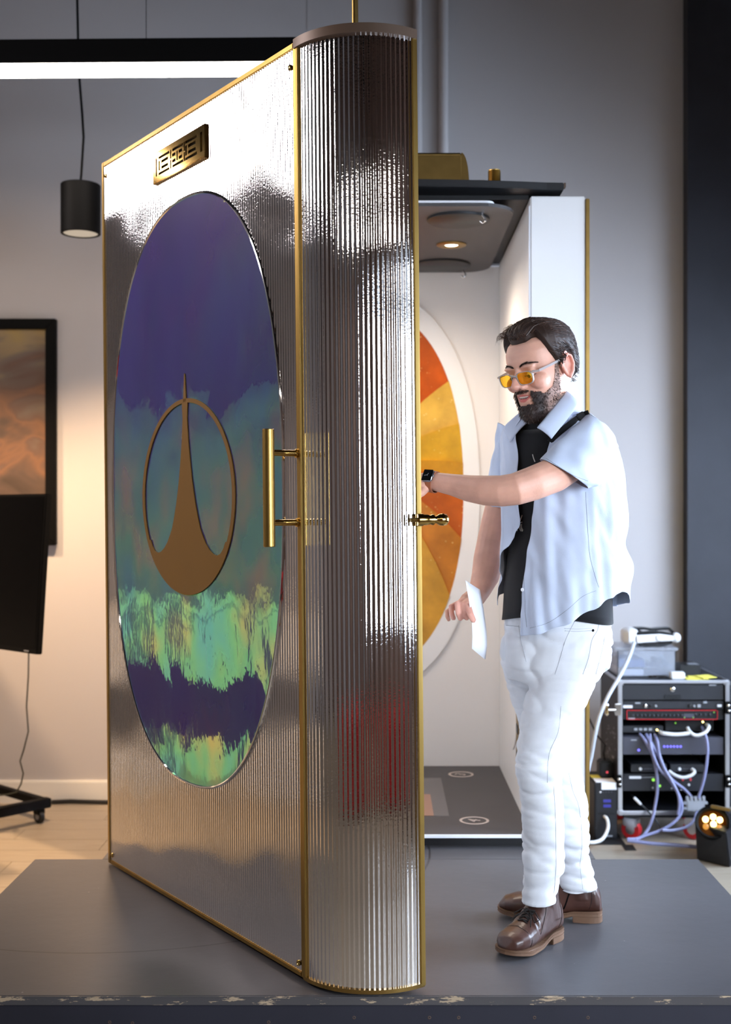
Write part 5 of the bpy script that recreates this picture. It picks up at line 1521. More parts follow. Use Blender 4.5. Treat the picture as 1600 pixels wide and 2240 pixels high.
# sheet of paper
pl_ = [(1019, 1270, 3.465), (1022, 1290, 3.463), (1026, 1312, 3.460), (1030, 1340, 3.460), (1033, 1365, 3.462), (1034, 1392, 3.468), (1033, 1419, 3.476)]
pr_ = [(1050, 1290, 3.545), (1054, 1311, 3.543), (1058.5, 1334, 3.540), (1062, 1360, 3.540), (1065, 1385, 3.542), (1066, 1412, 3.548), (1062, 1443, 3.556)]
g = []
for a, b in zip(pl_, pr_):
    p, q = at(*a), at(*b); g.append([p * (1 - t / 6) + q * (t / 6) + V((0, -0.003 * math.sin(PI * t / 6), 0)) for t in range(7)])
pp = MB().rings(g, cap=False, closed=False).build('paper_sheet', M['paper'], None, smooth='all')
s_ = pp.modifiers.new('t', 'SOLIDIFY'); s_.thickness = 0.0006; bake(pp)
tag(pp, 'curled white sheet of paper held in the lowered right hand', 'paper')

# shoulder strap with slider
sp_ = [(1183, 998), (1195, 978), (1212, 958), (1235, 938), (1258, 921), (1275, 911), (1290, 905), (1303, 903), (1318, 908)]
P = [snap(stt, x, y, 0.003) for x, y in path_px(sp_, 5)]; P = [p for p in P if p is not None]
rs = []
for i, p in enumerate(P):
    t = (P[min(i + 1, len(P) - 1)] - P[max(i - 1, 0)]).normalized()
    vw = (p - EYEP).normalized(); w_ = t.cross(vw).normalized()
    nn = w_.cross(t).normalized()
    rs.append([p + w_ * 0.0085 + nn * 0.0010, p - w_ * 0.0085 + nn * 0.0010, p - w_ * 0.0085 - nn * 0.0010, p + w_ * 0.0085 - nn * 0.0010])
sroot = thing('shoulder_strap', 'narrow black webbing strap crossing the pale blue shirt shoulder', 'strap', P[len(P) // 2])
MB().rings(rs).build('webbing', M['strap'], sroot, smooth=False)
bi = int(len(P) * 0.80)
if len(P) > 6:
    p = P[bi]; t = (P[bi + 1] - P[bi - 1]).normalized(); vw = (p - EYEP).normalized(); w_ = t.cross(vw).normalized(); nn = w_.cross(t)
    MB().obox(p - vw * 0.003, t * 0.014, w_ * 0.0115, nn * 0.003).build('slider', M['black'], sroot, bevel=0.002)
# ------------------------------------------------------------------ equipment case at the right
ZR = 5.92
RX0, RX1 = at(1353, 0, ZR).x, at(1597, 0, ZR).x
RZ1, RZ0 = at(0, 1488, ZR).z, at(0, 1783, ZR).z
RY0, RY1 = ZR, ZR + 0.50
rk = thing('equipment_rack', 'black flight case rack of audio gear with aluminium edges on red casters', 'rack', ((RX0 + RX1) / 2, (RY0 + RY1) / 2, 0))
t = 0.012
M['case'] = mat('black_laminate', srgb(26, 27, 32), 0.45, var=0.1, vscale=6)
M['gear'] = mat('black_gear_face', srgb(30, 31, 36), 0.45)
M['gear_grey'] = mat('grey_gear_face', srgb(64, 64, 74), 0.4)
M['gear_dark'] = mat('dark_recess', srgb(10, 10, 12), 0.7)
MB().box(RX0 + 0.004, RX0 + 0.004 + t, RY0 + 0.004, RY1 - 0.004, RZ0 + 0.004, RZ1 - 0.004).build('side_panel', M['case'], rk)
MB().box(RX1 - 0.004 - t, RX1 - 0.004, RY0 + 0.004, RY1 - 0.004, RZ0 + 0.004, RZ1 - 0.004).build('side_panel', M['case'], rk)
MB().box(RX0 + 0.004, RX1 - 0.004, RY0 + 0.004, RY1 - 0.004, RZ1 - 0.004 - t, RZ1 - 0.004).build('top_panel', M['case'], rk)
MB().box(RX0 + 0.004, RX1 - 0.004, RY0 + 0.004, RY1 - 0.004, RZ0 + 0.004, RZ0 + 0.004 + t).build('bottom_panel', M['case'], rk)
MB().box(RX0 + 0.02, RX1 - 0.02, RY1 - 0.03, RY1 - 0.005, RZ0 + 0.018, RZ1 - 0.018).build('back_panel', M['gear_dark'], rk)
ew = 0.021
def edge(x0, x1, y0, y1, z0, z1): return MB().box(x0, x1, y0, y1, z0, z1).build('edge_profile', M['steel'], rk, bevel=0.003)
edge(RX0, RX1, RY0 - 0.002, RY0 + 0.014, RZ1 - ew * 0.75, RZ1)
edge(RX0, RX1, RY0 - 0.002, RY0 + 0.014, RZ0, RZ0 + ew)
edge(RX0, RX0 + ew, RY0 - 0.002, RY0 + 0.014, RZ0 + ew, RZ1 - ew * 0.75)
edge(RX1 - ew, RX1, RY0 - 0.002, RY0 + 0.014, RZ0 + ew, RZ1 - ew * 0.75)
edge(RX0, RX0 + 0.014, RY0 + 0.014, RY1, RZ1 - 0.014, RZ1)
edge(RX1 - 0.014, RX1, RY0 + 0.014, RY1, RZ1 - 0.014, RZ1)
edge(RX0, RX0 + 0.014, RY0 + 0.014, RY1, RZ0, RZ0 + 0.014)
for x in (RX0, RX1):
    for z in (RZ0, RZ1 - 0.03):
        MB().box(x - 0.003 if x == RX0 else x - 0.027, x + 0.027 if x == RX0 else x + 0.003, RY0 - 0.005, RY0 + 0.026, z - 0.002, z + 0.032).build('corner_ball', M['steel'], rk, bevel=0.008, seg=3, smooth=True)
rcp = lambda cx, cy, d=0.0: at(1290 + cx * 0.19375, 1480 + cy * 0.19375, ZR - d)      # crop-sheet position on the front plane
gx0, gx1 = RX0 + ew + 0.006, RX1 - ew - 0.006
def unit(name, cy0, cy1, m, x0=None, x1=None, rec=0.012, depth=0.30):
    z1, z0 = rcp(0, cy0).z, rcp(0, cy1).z
    return MB().box(gx0 if x0 is None else x0, gx1 if x1 is None else x1, RY0 + rec, RY0 + rec + depth, z0 + 0.001, z1 - 0.001).build(name, M[m], rk, bevel=0.0015)
def dot(par, cx, cy, r, m, name='light', d=0.012, h=0.003):
    p = rcp(cx, cy); p.y = RY0 + d
    return MB().lathe(p, (0, -1, 0), [(0, r), (h, r * 0.95), (h + 0.001, r * 0.5)], 12).build(name, M[m], par, smooth=True)
dr = unit('drawer', 92, 268, 'gear')
q = rcp(945, 148); q.y = RY0 + 0.012
MB().lathe(q, (0, -1, 0), [(0, 0.012), (0.004, 0.012), (0.007, 0.008), (0.007, 0.004)], 18).build('lock', M['chrome'], dr, smooth=True)
a, b = rcp(850, 205), rcp(1040, 258)
MB().box(a.x, b.x, RY0 + 0.009, RY0 + 0.0119, b.z, a.z).build('finger_pull', M['gear_dark'], dr, bevel=0.001)
a, b = rcp(1360, 92), rcp(1440, 106)
MB().box(a.x, b.x, RY0 + 0.0105, RY0 + 0.0119, b.z, a.z).build('drawer_plate', M['grey_plastic'], dr)
u1 = unit('power_unit', 280, 372, 'gear')
for cx, r, m in ((640, 0.009, 'chrome'), (700, 0.006, 'black'), (755, 0.006, 'grey_plastic'), (1145, 0.010, 'black'), (1190, 0.006, 'grey_plastic')): dot(u1, cx, 335, r, m, 'dial', 0.012, 0.008)
for x0_, x1_, y0_, y1_, m in ((385, 490, 328, 358, 'white_plastic'), (1450, 1500, 320, 345, 'white_plastic'), (520, 580, 294, 310, 'grey_plastic'), (1225, 1262, 318, 352, 'grey_plastic'), (1290, 1335, 285, 305, 'grey_plastic')):
    a, b = rcp(x0_, y0_), rcp(x1_, y1_); MB().box(a.x, b.x, RY0 + 0.006, RY0 + 0.0119, b.z, a.z).build('name_strip', M[m], u1, bevel=0.001)
u2 = unit('mixer_unit', 378, 492, 'gear_dark')
a, b = rcp(425, 382), rcp(1455, 490)
rw = 0.0028
for x0_, x1_, z0_, z1_ in ((a.x, b.x, a.z - rw, a.z), (a.x, b.x, b.z, b.z + rw), (a.x, a.x + rw, b.z, a.z), (b.x - rw, b.x, b.z, a.z)):
    MB().box(x0_, x1_, RY0 + 0.008, RY0 + 0.0119, z0_, z1_).build('red_border', M['red'], u2)
kb = None
for i in range(13):
    cx = 500 + i * 46
    if kb is None: kb = dot(u2, cx, 440, 0.0042, 'gear_grey', 'dial', 0.012, 0.009); k0 = cx
    else: copy_part(kb, ((cx - k0) * 0.19375 * ZR / FPX, 0, 0))
for cx in (1210, 1262, 1315, 1368):
    copy_part(kb, ((cx - k0) * 0.19375 * ZR / FPX, 0, 0.004))
a, b = rcp(1075, 425), rcp(1190, 465); MB().box(a.x, b.x, RY0 + 0.009, RY0 + 0.0119, b.z, a.z).build('display', M['gear_grey'], u2)
for cx, cy in ((1415, 408), (1080, 466), (1180, 466)): dot(u2, cx, cy, 0.0022, 'green_led', 'light')
a, b = rcp(445, 470), rcp(520, 486); MB().box(a.x, b.x, RY0 + 0.0095, RY0 + 0.0119, b.z, a.z).build('name_strip', M['grey_plastic'], u2)
u3 = unit('network_switch', 575, 655, 'gear', x1=rcp(860, 0).x, rec=0.05)
for i in range(4):
    a, b = rcp(530 + i * 55, 602), rcp(565 + i * 55, 628); MB().box(a.x, b.x, RY0 + 0.045, RY0 + 0.0499, b.z, a.z).build('port', M['grey_plastic'], u3)
dot(u3, 790, 622, 0.0045, 'amber_led', 'port_light', 0.05)
u3b = unit('wireless_box', 505, 640, 'gear_dark', x0=rcp(890, 0).x, x1=rcp(1440, 0).x, rec=0.06)
dot(u3b, 1318, 535, 0.0045, 'amber_led', 'port_light', 0.06); dot(u3b, 1005, 548, 0.003, 'green_led', 'light', 0.06)
u4 = unit('amplifier', 688, 888, 'gear_grey')
lb = None
for i in range(6):
    cx = 852 + i * 37
    if lb is None: lb = dot(u4, cx, 795, 0.0058, 'blue_led', 'light'); k0 = cx
    else: copy_part(lb, ((cx - k0) * 0.19375 * ZR / FPX, 0, 0))
dot(u4, 563, 835, 0.0062, 'blue_led', 'power_light')
a, b = rcp(475, 715), rcp(540, 728); MB().box(a.x, b.x, RY0 + 0.0105, RY0 + 0.0119, b.z, a.z).build('name_strip', M['grey_plastic'], u4)
for x0_, x1_, dx in ((480, 885, 585), (925, 1310, 1030)):
    u5 = unit('receiver', 1000, 1090, 'gear', x0=rcp(x0_, 0).x, x1=rcp(x1_, 0).x, rec=0.02)
    dot(u5, dx, 1052, 0.0078, 'white_plastic', 'dial', 0.02, 0.006)
    a, b = rcp(x0_ + 140, 1046), rcp(x0_ + 240, 1058); MB().box(a.x, b.x, RY0 + 0.0185, RY0 + 0.0199, b.z, a.z).build('name_strip', M['gear_grey'], u5)
u6 = unit('controller_unit', 1105, 1300, 'gear')
for cx, cy, r, m in ((728, 1172, 0.0075, 'green_led'), (800, 1240, 0.0065, 'green_led'), (1130, 1228, 0.0062, 'white_plastic'), (720, 1262, 0.005, 'grey_plastic'), (935, 1268, 0.004, 'grey_plastic'), (1040, 1285, 0.004, 'grey_plastic')): dot(u6, cx, cy, r, m)
for cx in (1062, 1150):
    p = rcp(cx, 1168)
    vs, fs = text2d('8', 0.021, 0.001)
    MB().add([(p.x + x, RY0 + 0.0110 - z, p.z + y) for x, y, z in vs], fs).build('digit', M['red_led'], u6)
a, b = rcp(455, 1130), rcp(590, 1158); MB().box(a.x, b.x, RY0 + 0.008, RY0 + 0.0119, b.z, a.z).build('name_strip', M['white_plastic'], u6, bevel=0.001)
pl = [rcp(590, 1145), rcp(740, 1142)]
for p in pl: p.y = RY0 + 0.010
MB().tube(pl, 0.0014, 6).build('antenna', M['grey_plastic'], u6)
# latches and plates down the edges
for cx, cy, sc_ in ((270, 370, 1.0), (335, 1180, 0.5), (1545, 350, 0.7), (1545, 1180, 0.6)):
    p = rcp(cx if cx < 400 else 1548, cy)
    if cx == 270:
        la_ = MB().obox(V((RX0 - 0.002, RY0 - 0.006, p.z)), (0.016, 0, 0), (0, 0.004, 0), (0, 0, 0.030)).build('latch', M['chrome'], rk, bevel=0.003)
        y_ = RY0 - 0.006
        MB().tube([(RX0 - 0.016, y_, p.z), (RX0 - 0.052, y_ - 0.004, p.z)], 0.010, 12).build('latch_stem', M['chrome'], la_, smooth=True)
        pts = [V((RX0 - 0.058 + 0.006 * math.cos(a_), y_ - 0.004, p.z + 0.026 * math.sin(a_))) for a_ in [2 * PI * k / 20 for k in range(20)]]
        MB().tube(pts + [pts[0], pts[1]], 0.006, 8).build('latch_wing', M['chrome'], la_, smooth=True)
    else:
        x_ = RX0 + 0.003 if cx < 400 else RX1 - 0.010
        la_ = MB().obox(V((x_, RY0 - 0.006, p.z)), (0.013, 0, 0), (0, 0.004, 0), (0, 0, 0.032)).build('latch', M['black_metal'], rk, bevel=0.003)
        MB().ball((x_, RY0 - 0.012, p.z + 0.012), 0.009, 12, 8).build('latch_boss', M['chrome'], la_, smooth=True)
        MB().ball((x_ + 0.004, RY0 - 0.012, p.z - 0.014), 0.007, 12, 8).build('latch_boss', M['chrome'], la_, smooth=True)
# white sticker scrawl on the case side
stk = MB()
rr_ = random.Random(5)
for k in range(26):
    y_ = RY0 + 0.09 + rr_.uniform(0, 0.26); z_ = RZ1 - 0.26 - rr_.uniform(0, 0.17) + (RY0 + 0.22 - y_) * 0.1
    stk.ball((RX0 + 0.0035, y_, z_), (0.001, rr_.uniform(0.004, 0.014), rr_.uniform(0.003, 0.007)), 8, 5)
stk.build('sticker', M['grey_plastic'], rk)['kind'] = 'stuff'
for cx, cy, dd in ((490, 1722, 0.03), (1190, 1735, 0.03)):
    p = rcp(cx, cy)
    c_ = caster((p.x, RY0 + dd, 0.050), 0.049, rk, m_w='red', dirv=V((0.8, -0.6, 0)))
for x_ in (RX0 + 0.09, RX1 - 0.11): caster((x_, RY1 - 0.08, 0.050), 0.049, rk, m_w='red')
MB().box(RX0 + 0.03, RX1 - 0.03, RY0 + 0.012, RY1 - 0.03, RZ0 - 0.016, RZ0 - 0.001).build('caster_board', M['case'], rk)

# cables hanging out of the case, each its own thing
def cable(pts, r, m, label, name='cable', group=None):
    P_ = [at(1290 + x * 0.19375, 1480 + y * 0.19375, ZR - d) for x, y, d in path_px(pts, 6)]
    for p in P_: p.z = max(p.z, r + 0.001)
    return tag(MB().tube(P_, r, 8).build(name, M[m], smooth=True), label, 'cable', group)
GC = 'lavender grey cables hanging from the rack'
cable([(570, 650, -0.03), (640, 740, 0.02), (715, 900, 0.03), (760, 1090, 0.04), (768, 1270, 0.05), (745, 1440, 0.06), (710, 1610, 0.08), (640, 1760, 0.10), (560, 1826, 0.20), (430, 1836, 0.22)], 0.0075, 'cable', 'leftmost lavender cable curving from the switch down to the floor', group=GC)
cable([(640, 655, -0.03), (690, 740, 0.025), (770, 880, 0.035), (830, 1010, 0.04), (930, 1160, 0.045), (1070, 1270, 0.05), (1165, 1375, 0.055)], 0.0075, 'cable', 'lavender cable running from the switch diagonally into the grey splitter', group=GC)
cable([(685, 655, -0.03), (690, 760, 0.04), (720, 880, 0.05), (790, 1040, 0.055), (900, 1160, 0.06), (985, 1290, 0.07), (1040, 1420, 0.08), (1035, 1540, 0.09), (960, 1640, 0.11), (820, 1730, 0.13), (620, 1800, 0.17), (520, 1845, 0.22)], 0.0075, 'cable', 'lavender cable sweeping from the switch past the splitter down left to the floor', group=GC)
cable([(735, 655, -0.03), (770, 740, 0.03), (790, 880, 0.045), (850, 1040, 0.065), (930, 1180, 0.075), (1000, 1320, 0.085), (1015, 1450, 0.09), (1000, 1560, 0.10)], 0.0075, 'cable', 'rightmost of the four lavender cables plugged into the switch', group=GC)
cable([(1270, 570, -0.04), (1310, 660, 0.03), (1335, 800, 0.05), (1325, 980, 0.06), (1290, 1180, 0.07), (1230, 1370, 0.075)], 0.0075, 'cable', 'long lavender cable down the right side of the rack into the splitter', group=GC)
cable([(1220, 1480, 0.06), (1190, 1600, 0.09), (1110, 1690, 0.11), (960, 1735, 0.13), (820, 1735, 0.15)], 0.0075, 'cable', 'lavender cable looping below the grey splitter under the rack', group=GC)
cable([(430, 1850, 0.24), (700, 1885, 0.26), (1000, 1905, 0.26), (1240, 1925, 0.26)], 0.009, 'cable', 'flat run of lavender cable along the floor before the rack', group=GC)
cable([(795, 622, -0.04), (830, 640, 0.01), (980, 655, 0.02), (1130, 640, 0.02)], 0.0095, 'white_cable', 'short white patch cable stretched across the front of the switch')
cable([(1325, 540, -0.05), (1350, 570, 0.01), (1310, 630, 0.03), (1210, 665, 0.03), (1140, 630, 0.02), (1110, 580, -0.02)], 0.0085, 'white_cable', 'white patch cable looping at upper right of the rack')
cable([(900, 1068, 0.0), (970, 1115, 0.02), (1060, 1140, 0.03), (1150, 1115, 0.03), (1188, 1075, 0.02), (1160, 1045, 0.0)], 0.0085, 'white_cable', 'white cable arcing over the two small receivers above the red digits')
cable([(470, 1330, -0.05), (510, 1370, 0.0), (580, 1440, 0.02), (680, 1540, 0.03), (760, 1640, 0.03), (815, 1730, 0.06)], 0.004, 'black', 'thin black cable with white plug hanging low in the rack')
p, q = at(1290 + 505 * .19375, 1480 + 1365 * .19375, ZR - 0.012), at(1290 + 585 * .19375, 1480 + 1445 * .19375, ZR - 0.03)
tag(MB().bar(p, q, 0.016, 0.010).build('plug', M['white_plastic'], bevel=0.002), 'white plug on the thin black cable at lower left of the rack', 'plug')
hub = thing('cable_splitter', 'grey spiky cable splitter hanging at lower right of the rack', 'splitter', at(1290 + 1190 * .19375, 1480 + 1450 * .19375, ZR - 0.06))
c_ = hub.location
MB().box(c_.x - 0.046, c_.x + 0.046, c_.y - 0.02, c_.y + 0.02, c_.z - 0.028, c_.z + 0.030).build('casing', M['grey_plastic'], hub, bevel=0.006)
for i in range(5):
    MB().obox(V((c_.x - 0.040 + 0.020 * i, c_.y - 0.012, c_.z + 0.034)), (0.007, 0, 0.002), (0, 0.008, 0), (-0.001, 0, 0.012)).build('socket', M['grey_plastic'], hub, bevel=0.002)
for s in (-1, 1):
    for k in (-1, 1): MB().obox(V((c_.x + s * 0.050, c_.y - 0.010, c_.z + k * 0.013)), (0.010, 0, 0), (0, 0.008, 0), (0, 0, 0.007)).build('socket', M['grey_plastic'], hub, bevel=0.002)

# uninterruptible supply and adaptor left of the case
ux0, ux1 = at(1301, 0, 5.92).x, at(1353, 0, 5.92).x - 0.004
uz1 = at(0, 1712, 5.93).z
ups = thing('power_supply', 'small black tower power supply with yellow and white label left of the rack', 'power supply', ((ux0 + ux1) / 2, 6.0, 0))
MB().box(ux0, ux1, 5.92, 6.20, 0.006, uz1).build('casing', M['case'], ups, bevel=0.006)
MB().box(ux0 + 0.010, ux1 - 0.006, 5.932, 6.02, uz1 + 0.0003, uz1 + 0.002).build('white_label', M['paper'], ups)
MB().box(ux0 + 0.006, ux0 + 0.055, 6.03, 6.10, uz1 + 0.0003, uz1 + 0.002).build('yellow_label', M['yellow'], ups)
zf = lambda y: at(0, y, 5.92).z
MB().box(ux0 + 0.035, ux1 - 0.004, 5.916, 5.9199, zf(1727), zf(1712)).build('front_label', M['paper'], ups)
for i in range(5): MB().lathe((ux0 + 0.03 + i * 0.014, 5.92, zf(1733)), (0, -1, 0), [(0, 0.005 if i == 0 else 0.0035), (0.003, 0.003)], 10).build('button', M['white_plastic'] if i == 0 else M['gear_grey'], ups, smooth=True)
for k, y0_ in enumerate((1749, 1760)):
    MB().box(ux0 + 0.045, ux0 + 0.082, 5.9175, 5.9199, zf(y0_ + 6), zf(y0_)).build('display_digits', lamp_mat('blue_digits', (0.10, 0.10, 0.9, 1), 0.5) if k == 0 else bpy.data.materials['blue_digits'], ups)
MB().box(ux0 + 0.02, ux1 - 0.01, 5.9165, 5.9199, zf(1781), zf(1778)).build('groove', M['gear_dark'], ups)
MB().box(ux0 + 0.06, ux0 + 0.09, 5.9175, 5.9199, zf(1830), zf(1827)).build('name_strip', M['grey_plastic'], ups)
cable([(170, 1580, -0.0), (200, 1610, 0.03), (212, 1690, 0.04), (190, 1770, 0.06), (140, 1840, 0.10), (60, 1870, 0.14), (0, 1872, 0.16)], 0.0085, 'white_cable', 'white cable curving from the small tower power supply to the floor')
ad = thing('power_adaptor', 'black plug adaptor with a red light above the small tower power supply', 'adaptor', (at(1320, 0, 6.12).x, 6.1, at(0, 1692, 6.0).z))
l_ = ad.location
MB().box(l_.x - 0.035, l_.x + 0.035, 6.03, 6.12, uz1 + 0.0022, uz1 + 0.085).build('casing', M['black'], ad, bevel=0.008)
MB().lathe((l_.x + 0.004, 6.03, uz1 + 0.03), (0, -1, 0), [(0, 0.006), (0.002, 0.005)], 12).build('light', M['red_led'], ad, smooth=True)
P_ = [V((l_.x, 6.08, uz1 + 0.085)), V((l_.x - 0.005, 6.08, uz1 + 0.12)), V((l_.x + 0.01, 6.12, uz1 + 0.15)), V((l_.x - 0.02, 6.2, uz1 + 0.19)), V((l_.x - 0.06, 6.3, uz1 + 0.30)), V((l_.x - 0.10, 6.4, uz1 + 0.36))]
MB().tube(P_, 0.005, 8).build('lead', M['black'], ad, smooth=True)
tag(MB().box(ux0 - 0.12, RX0 + 0.02, 5.84, 6.25, 0.0005, 0.005).build('floor_mat', M['rubber']), 'black rubber mat on the floor under the tower power supply', 'mat')
p, q = at(1358, 1846, FPX * EYE / (1846 - CY)), at(1380, 1861, FPX * EYE / (1861 - CY))
tag(MB().box(p.x, p.x + 0.055, q.y, 5.838, 0.0005, 0.002).build('floor_tape', M['rubber']), 'strip of black tape on the floor before the rack', 'tape')

# things on top of the case
TZ = RZ1 - 0.003
bn = thing('storage_bin', 'clear plastic storage bin with lid, holding papers, on top of the rack', 'storage bin', (at(1415, 0, 6.1).x, 6.17, TZ))
M['clear'] = mat('clear_plastic', srgb(228, 232, 240), 0.15, trans=0.8, ior=1.12)
bx0, bx1 = at(1350, 0, 6.05).x, at(1484, 0, 6.05).x; by0, by1 = 6.06, 6.34; bz1 = at(0, 1424, 6.05).z
def trough(mb, x0, x1, y0, y1, z0, z1, w=0.003):
    return mb.box(x0, x1, y0, y1, z0, z0 + w).box(x0, x0 + w, y0, y1, z0, z1).box(x1 - w, x1, y0, y1, z0, z1).box(x0, x1, y0, y0 + w, z0, z1).box(x0, x1, y1 - w, y1, z0, z1)
trough(MB(), bx0 + 0.008, bx1 - 0.008, by0 + 0.008, by1 - 0.008, TZ, bz1).build('tub', M['clear'], bn)
MB().box(bx0 - 0.012, bx1 + 0.004, by0 - 0.006, by1 + 0.006, bz1, bz1 + 0.016).build('lid', M['clear'], bn, bevel=0.005)
pa = tag(MB().box(bx0 + 0.03, bx0 + 0.145, by0 + 0.03, by1 - 0.03, TZ + 0.004, TZ + 0.035).build('paper_stack', M['paper'], bevel=0.001), 'stack of white papers low inside the clear storage bin', 'papers')
pa = tag(MB().box(bx0 + 0.02, bx0 + 0.150, by0 + 0.03, by1 - 0.03, TZ + 0.045, TZ + 0.085).build('blue_folder', mat('blue_grey_card', srgb(120, 136, 178), 0.6), bevel=0.001), 'blue grey folder above the papers inside the clear storage bin', 'folder')
wr = MB(); rr_ = random.Random(3)
ub = MB()
for k in range(34):
    ub.ball((bx0 + 0.16 + rr_.uniform(0.02, 0.12), by0 + 0.04 + rr_.uniform(0, 0.12), TZ + 0.022 + rr_.uniform(0, 0.065)), rr_.uniform(0.010, 0.017), 8, 6)
tag(ub.build('bubble_wrap', M['clear'], smooth=True), 'crumpled clear bubble wrap inside the storage bin', 'wrap', kind='stuff')
# headset
hz = bz1 + 0.018
hd = thing('vr_headset', 'white headset with black straps lying on the clear storage bin', 'headset', (at(1430, 0, 6.12).x, 6.15, hz))
cx_ = lambda x: at(x, 0, 6.12).x
cz_ = lambda y: at(0, y, 6.12).z
vis = MB(); rs = []
for k, (x, s) in enumerate(((1363, 0.35), (1366, 0.75), (1374, 0.98), (1386, 1.0), (1394, 0.85))):
    ring = []
    for i in range(20):
        a = 2 * PI * i / 20; c1, s1 = math.cos(a), math.sin(a)
        ring.append(V((cx_(x), 6.16 + 0.080 * s * math.copysign(abs(c1) ** 0.6, c1), hz + 0.002 + 0.046 + 0.045 * s * math.copysign(abs(s1) ** 0.6, s1))))
    rs.append(ring)
vis.rings(rs).build('visor', M['white_plastic'], hd, smooth=True)
MB().box(cx_(1394), cx_(1406), 6.09, 6.23, hz + 0.012, hz + 0.080).build('face_pad', M['rubber'], hd, bevel=0.008)
MB().prism([V((cx_(x), 6.075, cz_(y))) for x, y in ((1388, 1388), (1440, 1385), (1470, 1389), (1470, 1400), (1440, 1401), (1390, 1405))], (0, 0.010, 0)).build('side_strap', M['white_plastic'], hd, bevel=0.004)
MB().prism([V((cx_(x), 6.235, cz_(y))) for x, y in ((1388, 1388), (1440, 1385), (1470, 1389), (1470, 1400), (1440, 1401), (1390, 1405))], (0, 0.010, 0)).build('side_strap', M['white_plastic'], hd, bevel=0.004)
MB().lathe((cx_(1438), 6.075, cz_(1393)), (0, -1, 0), [(0, 0.017), (0.005, 0.016), (0.007, 0.01)], 18).build('strap_pivot', M['white_plastic'], hd, smooth=True)
MB().ball((cx_(1477), 6.10, cz_(1394)), (0.026, 0.024, 0.026), 18, 12).build('rear_dial', M['white_plastic'], hd, smooth=True)
ts_ = MB(); rs = []
for x, y in ((1380, 1383), (1392, 1376), (1410, 1375), (1430, 1378), (1450, 1376), (1466, 1375), (1474, 1382), (1478, 1388)):
    p = V((cx_(x), 6.155, cz_(y))); rs.append([p + V((0, -0.035, -0.006)), p + V((0, 0.035, -0.006)), p + V((0, 0.035, 0.006)), p + V((0, -0.035, 0.006))])
ts_.rings(rs).build('top_strap', M['strap'], hd, bevel=0.002)
rs = []
for x, y in ((1384, 1386), (1400, 1383), (1425, 1381), (1450, 1383), (1472, 1388)):
    p = V((cx_(x), 6.10, cz_(y))); rs.append([p + V((0, -0.012, -0.012)), p + V((0, 0.012, -0.012)), p + V((0, 0.012, 0.006)), p + V((0, -0.012, 0.006))])
MB().rings(rs).build('inner_strap', M['strap'], hd, bevel=0.002)
rs = []
for x, y in ((1398, 1408), (1420, 1412), (1445, 1412), (1470, 1404)):
    p = V((cx_(x), 6.16, cz_(y))); rs.append([p + V((0, -0.06, -0.008)), p + V((0, 0.06, -0.008)), p + V((0, 0.06, 0.006)), p + V((0, -0.06, 0.006))])
MB().rings(rs).build('rear_pad', M['rubber'], hd, bevel=0.003)
lead = [at(x, y, Z) for x, y, Z in path_px([(1388, 1405, 6.06), (1376, 1440, 5.98), (1357, 1478, 5.86), (1330, 1525, 5.78), (1312, 1568, 5.76), (1302, 1610, 5.76), (1295, 1650, 5.78), (1286, 1690, 5.80)], 6)]
tag(MB().tube(lead, 0.0095, 10).build('headset_cable', mat('pale_grey_cable', srgb(186, 192, 206), 0.45), smooth=True), 'thick pale cable drooping from the headset past the white jeans', 'cable')
p = at(1483, 1472, 6.0)
tag(MB().box(at(1468, 0, 5.98).x, at(1499, 0, 5.98).x, 5.97, 6.02, TZ, TZ + 0.036).build('white_box', M['white_plastic'], bevel=0.005), 'small white plastic box at the front of the rack top', 'box')
bb = thing('black_box', 'small black box with pale top label at the right of the rack top', 'box', (at(1512, 0, 6.2).x, 6.2, TZ))
MB().box(at(1488, 0, 6.15).x, at(1532, 0, 6.15).x, 6.13, 6.27, TZ, TZ + 0.052).build('casing', M['black'], bb, bevel=0.003)
MB().box(at(1508, 0, 6.15).x, at(1530, 0, 6.15).x, 6.15, 6.21, TZ + 0.0522, TZ + 0.053).build('label_sheet', M['grey_plastic'], bb)
nt_ = MB()
for i, (dx, dy, r_) in enumerate(((0, 0, 0.05), (0.012, 0.01, -0.12), (0.05, 0.004, 0.3))):
    c_ = V((at(1524, 0, 5.99).x + dx, 5.995 + dy, TZ + 0.003 + i * 0.004))
    nt_.obox(c_, V((math.cos(r_), math.sin(r_), 0.02)) * (0.055 - 0.008 * i), V((-math.sin(r_), math.cos(r_), 0.04)) * 0.04, V((0, 0, 0.0012)))
tag(nt_.build('yellow_notes', M['yellow']), 'crumpled yellow paper notes on the rack top beside the white box', 'notes', kind='stuff')
tg = [V((at(1440, 0, 6.0).x + 0.045 * math.cos(k * 1.3) + 0.01 * math.sin(k * 3.1), 5.985 + 0.03 * math.sin(k * 1.7), TZ + 0.006 + 0.010 * abs(math.sin(k * 2.3)))) for k in range(26)]
tag(MB().tube(tg, 0.0028, 6).build('tangled_cord', M['black'], smooth=True), 'small tangle of black cord on the rack top before the bin', 'cord')

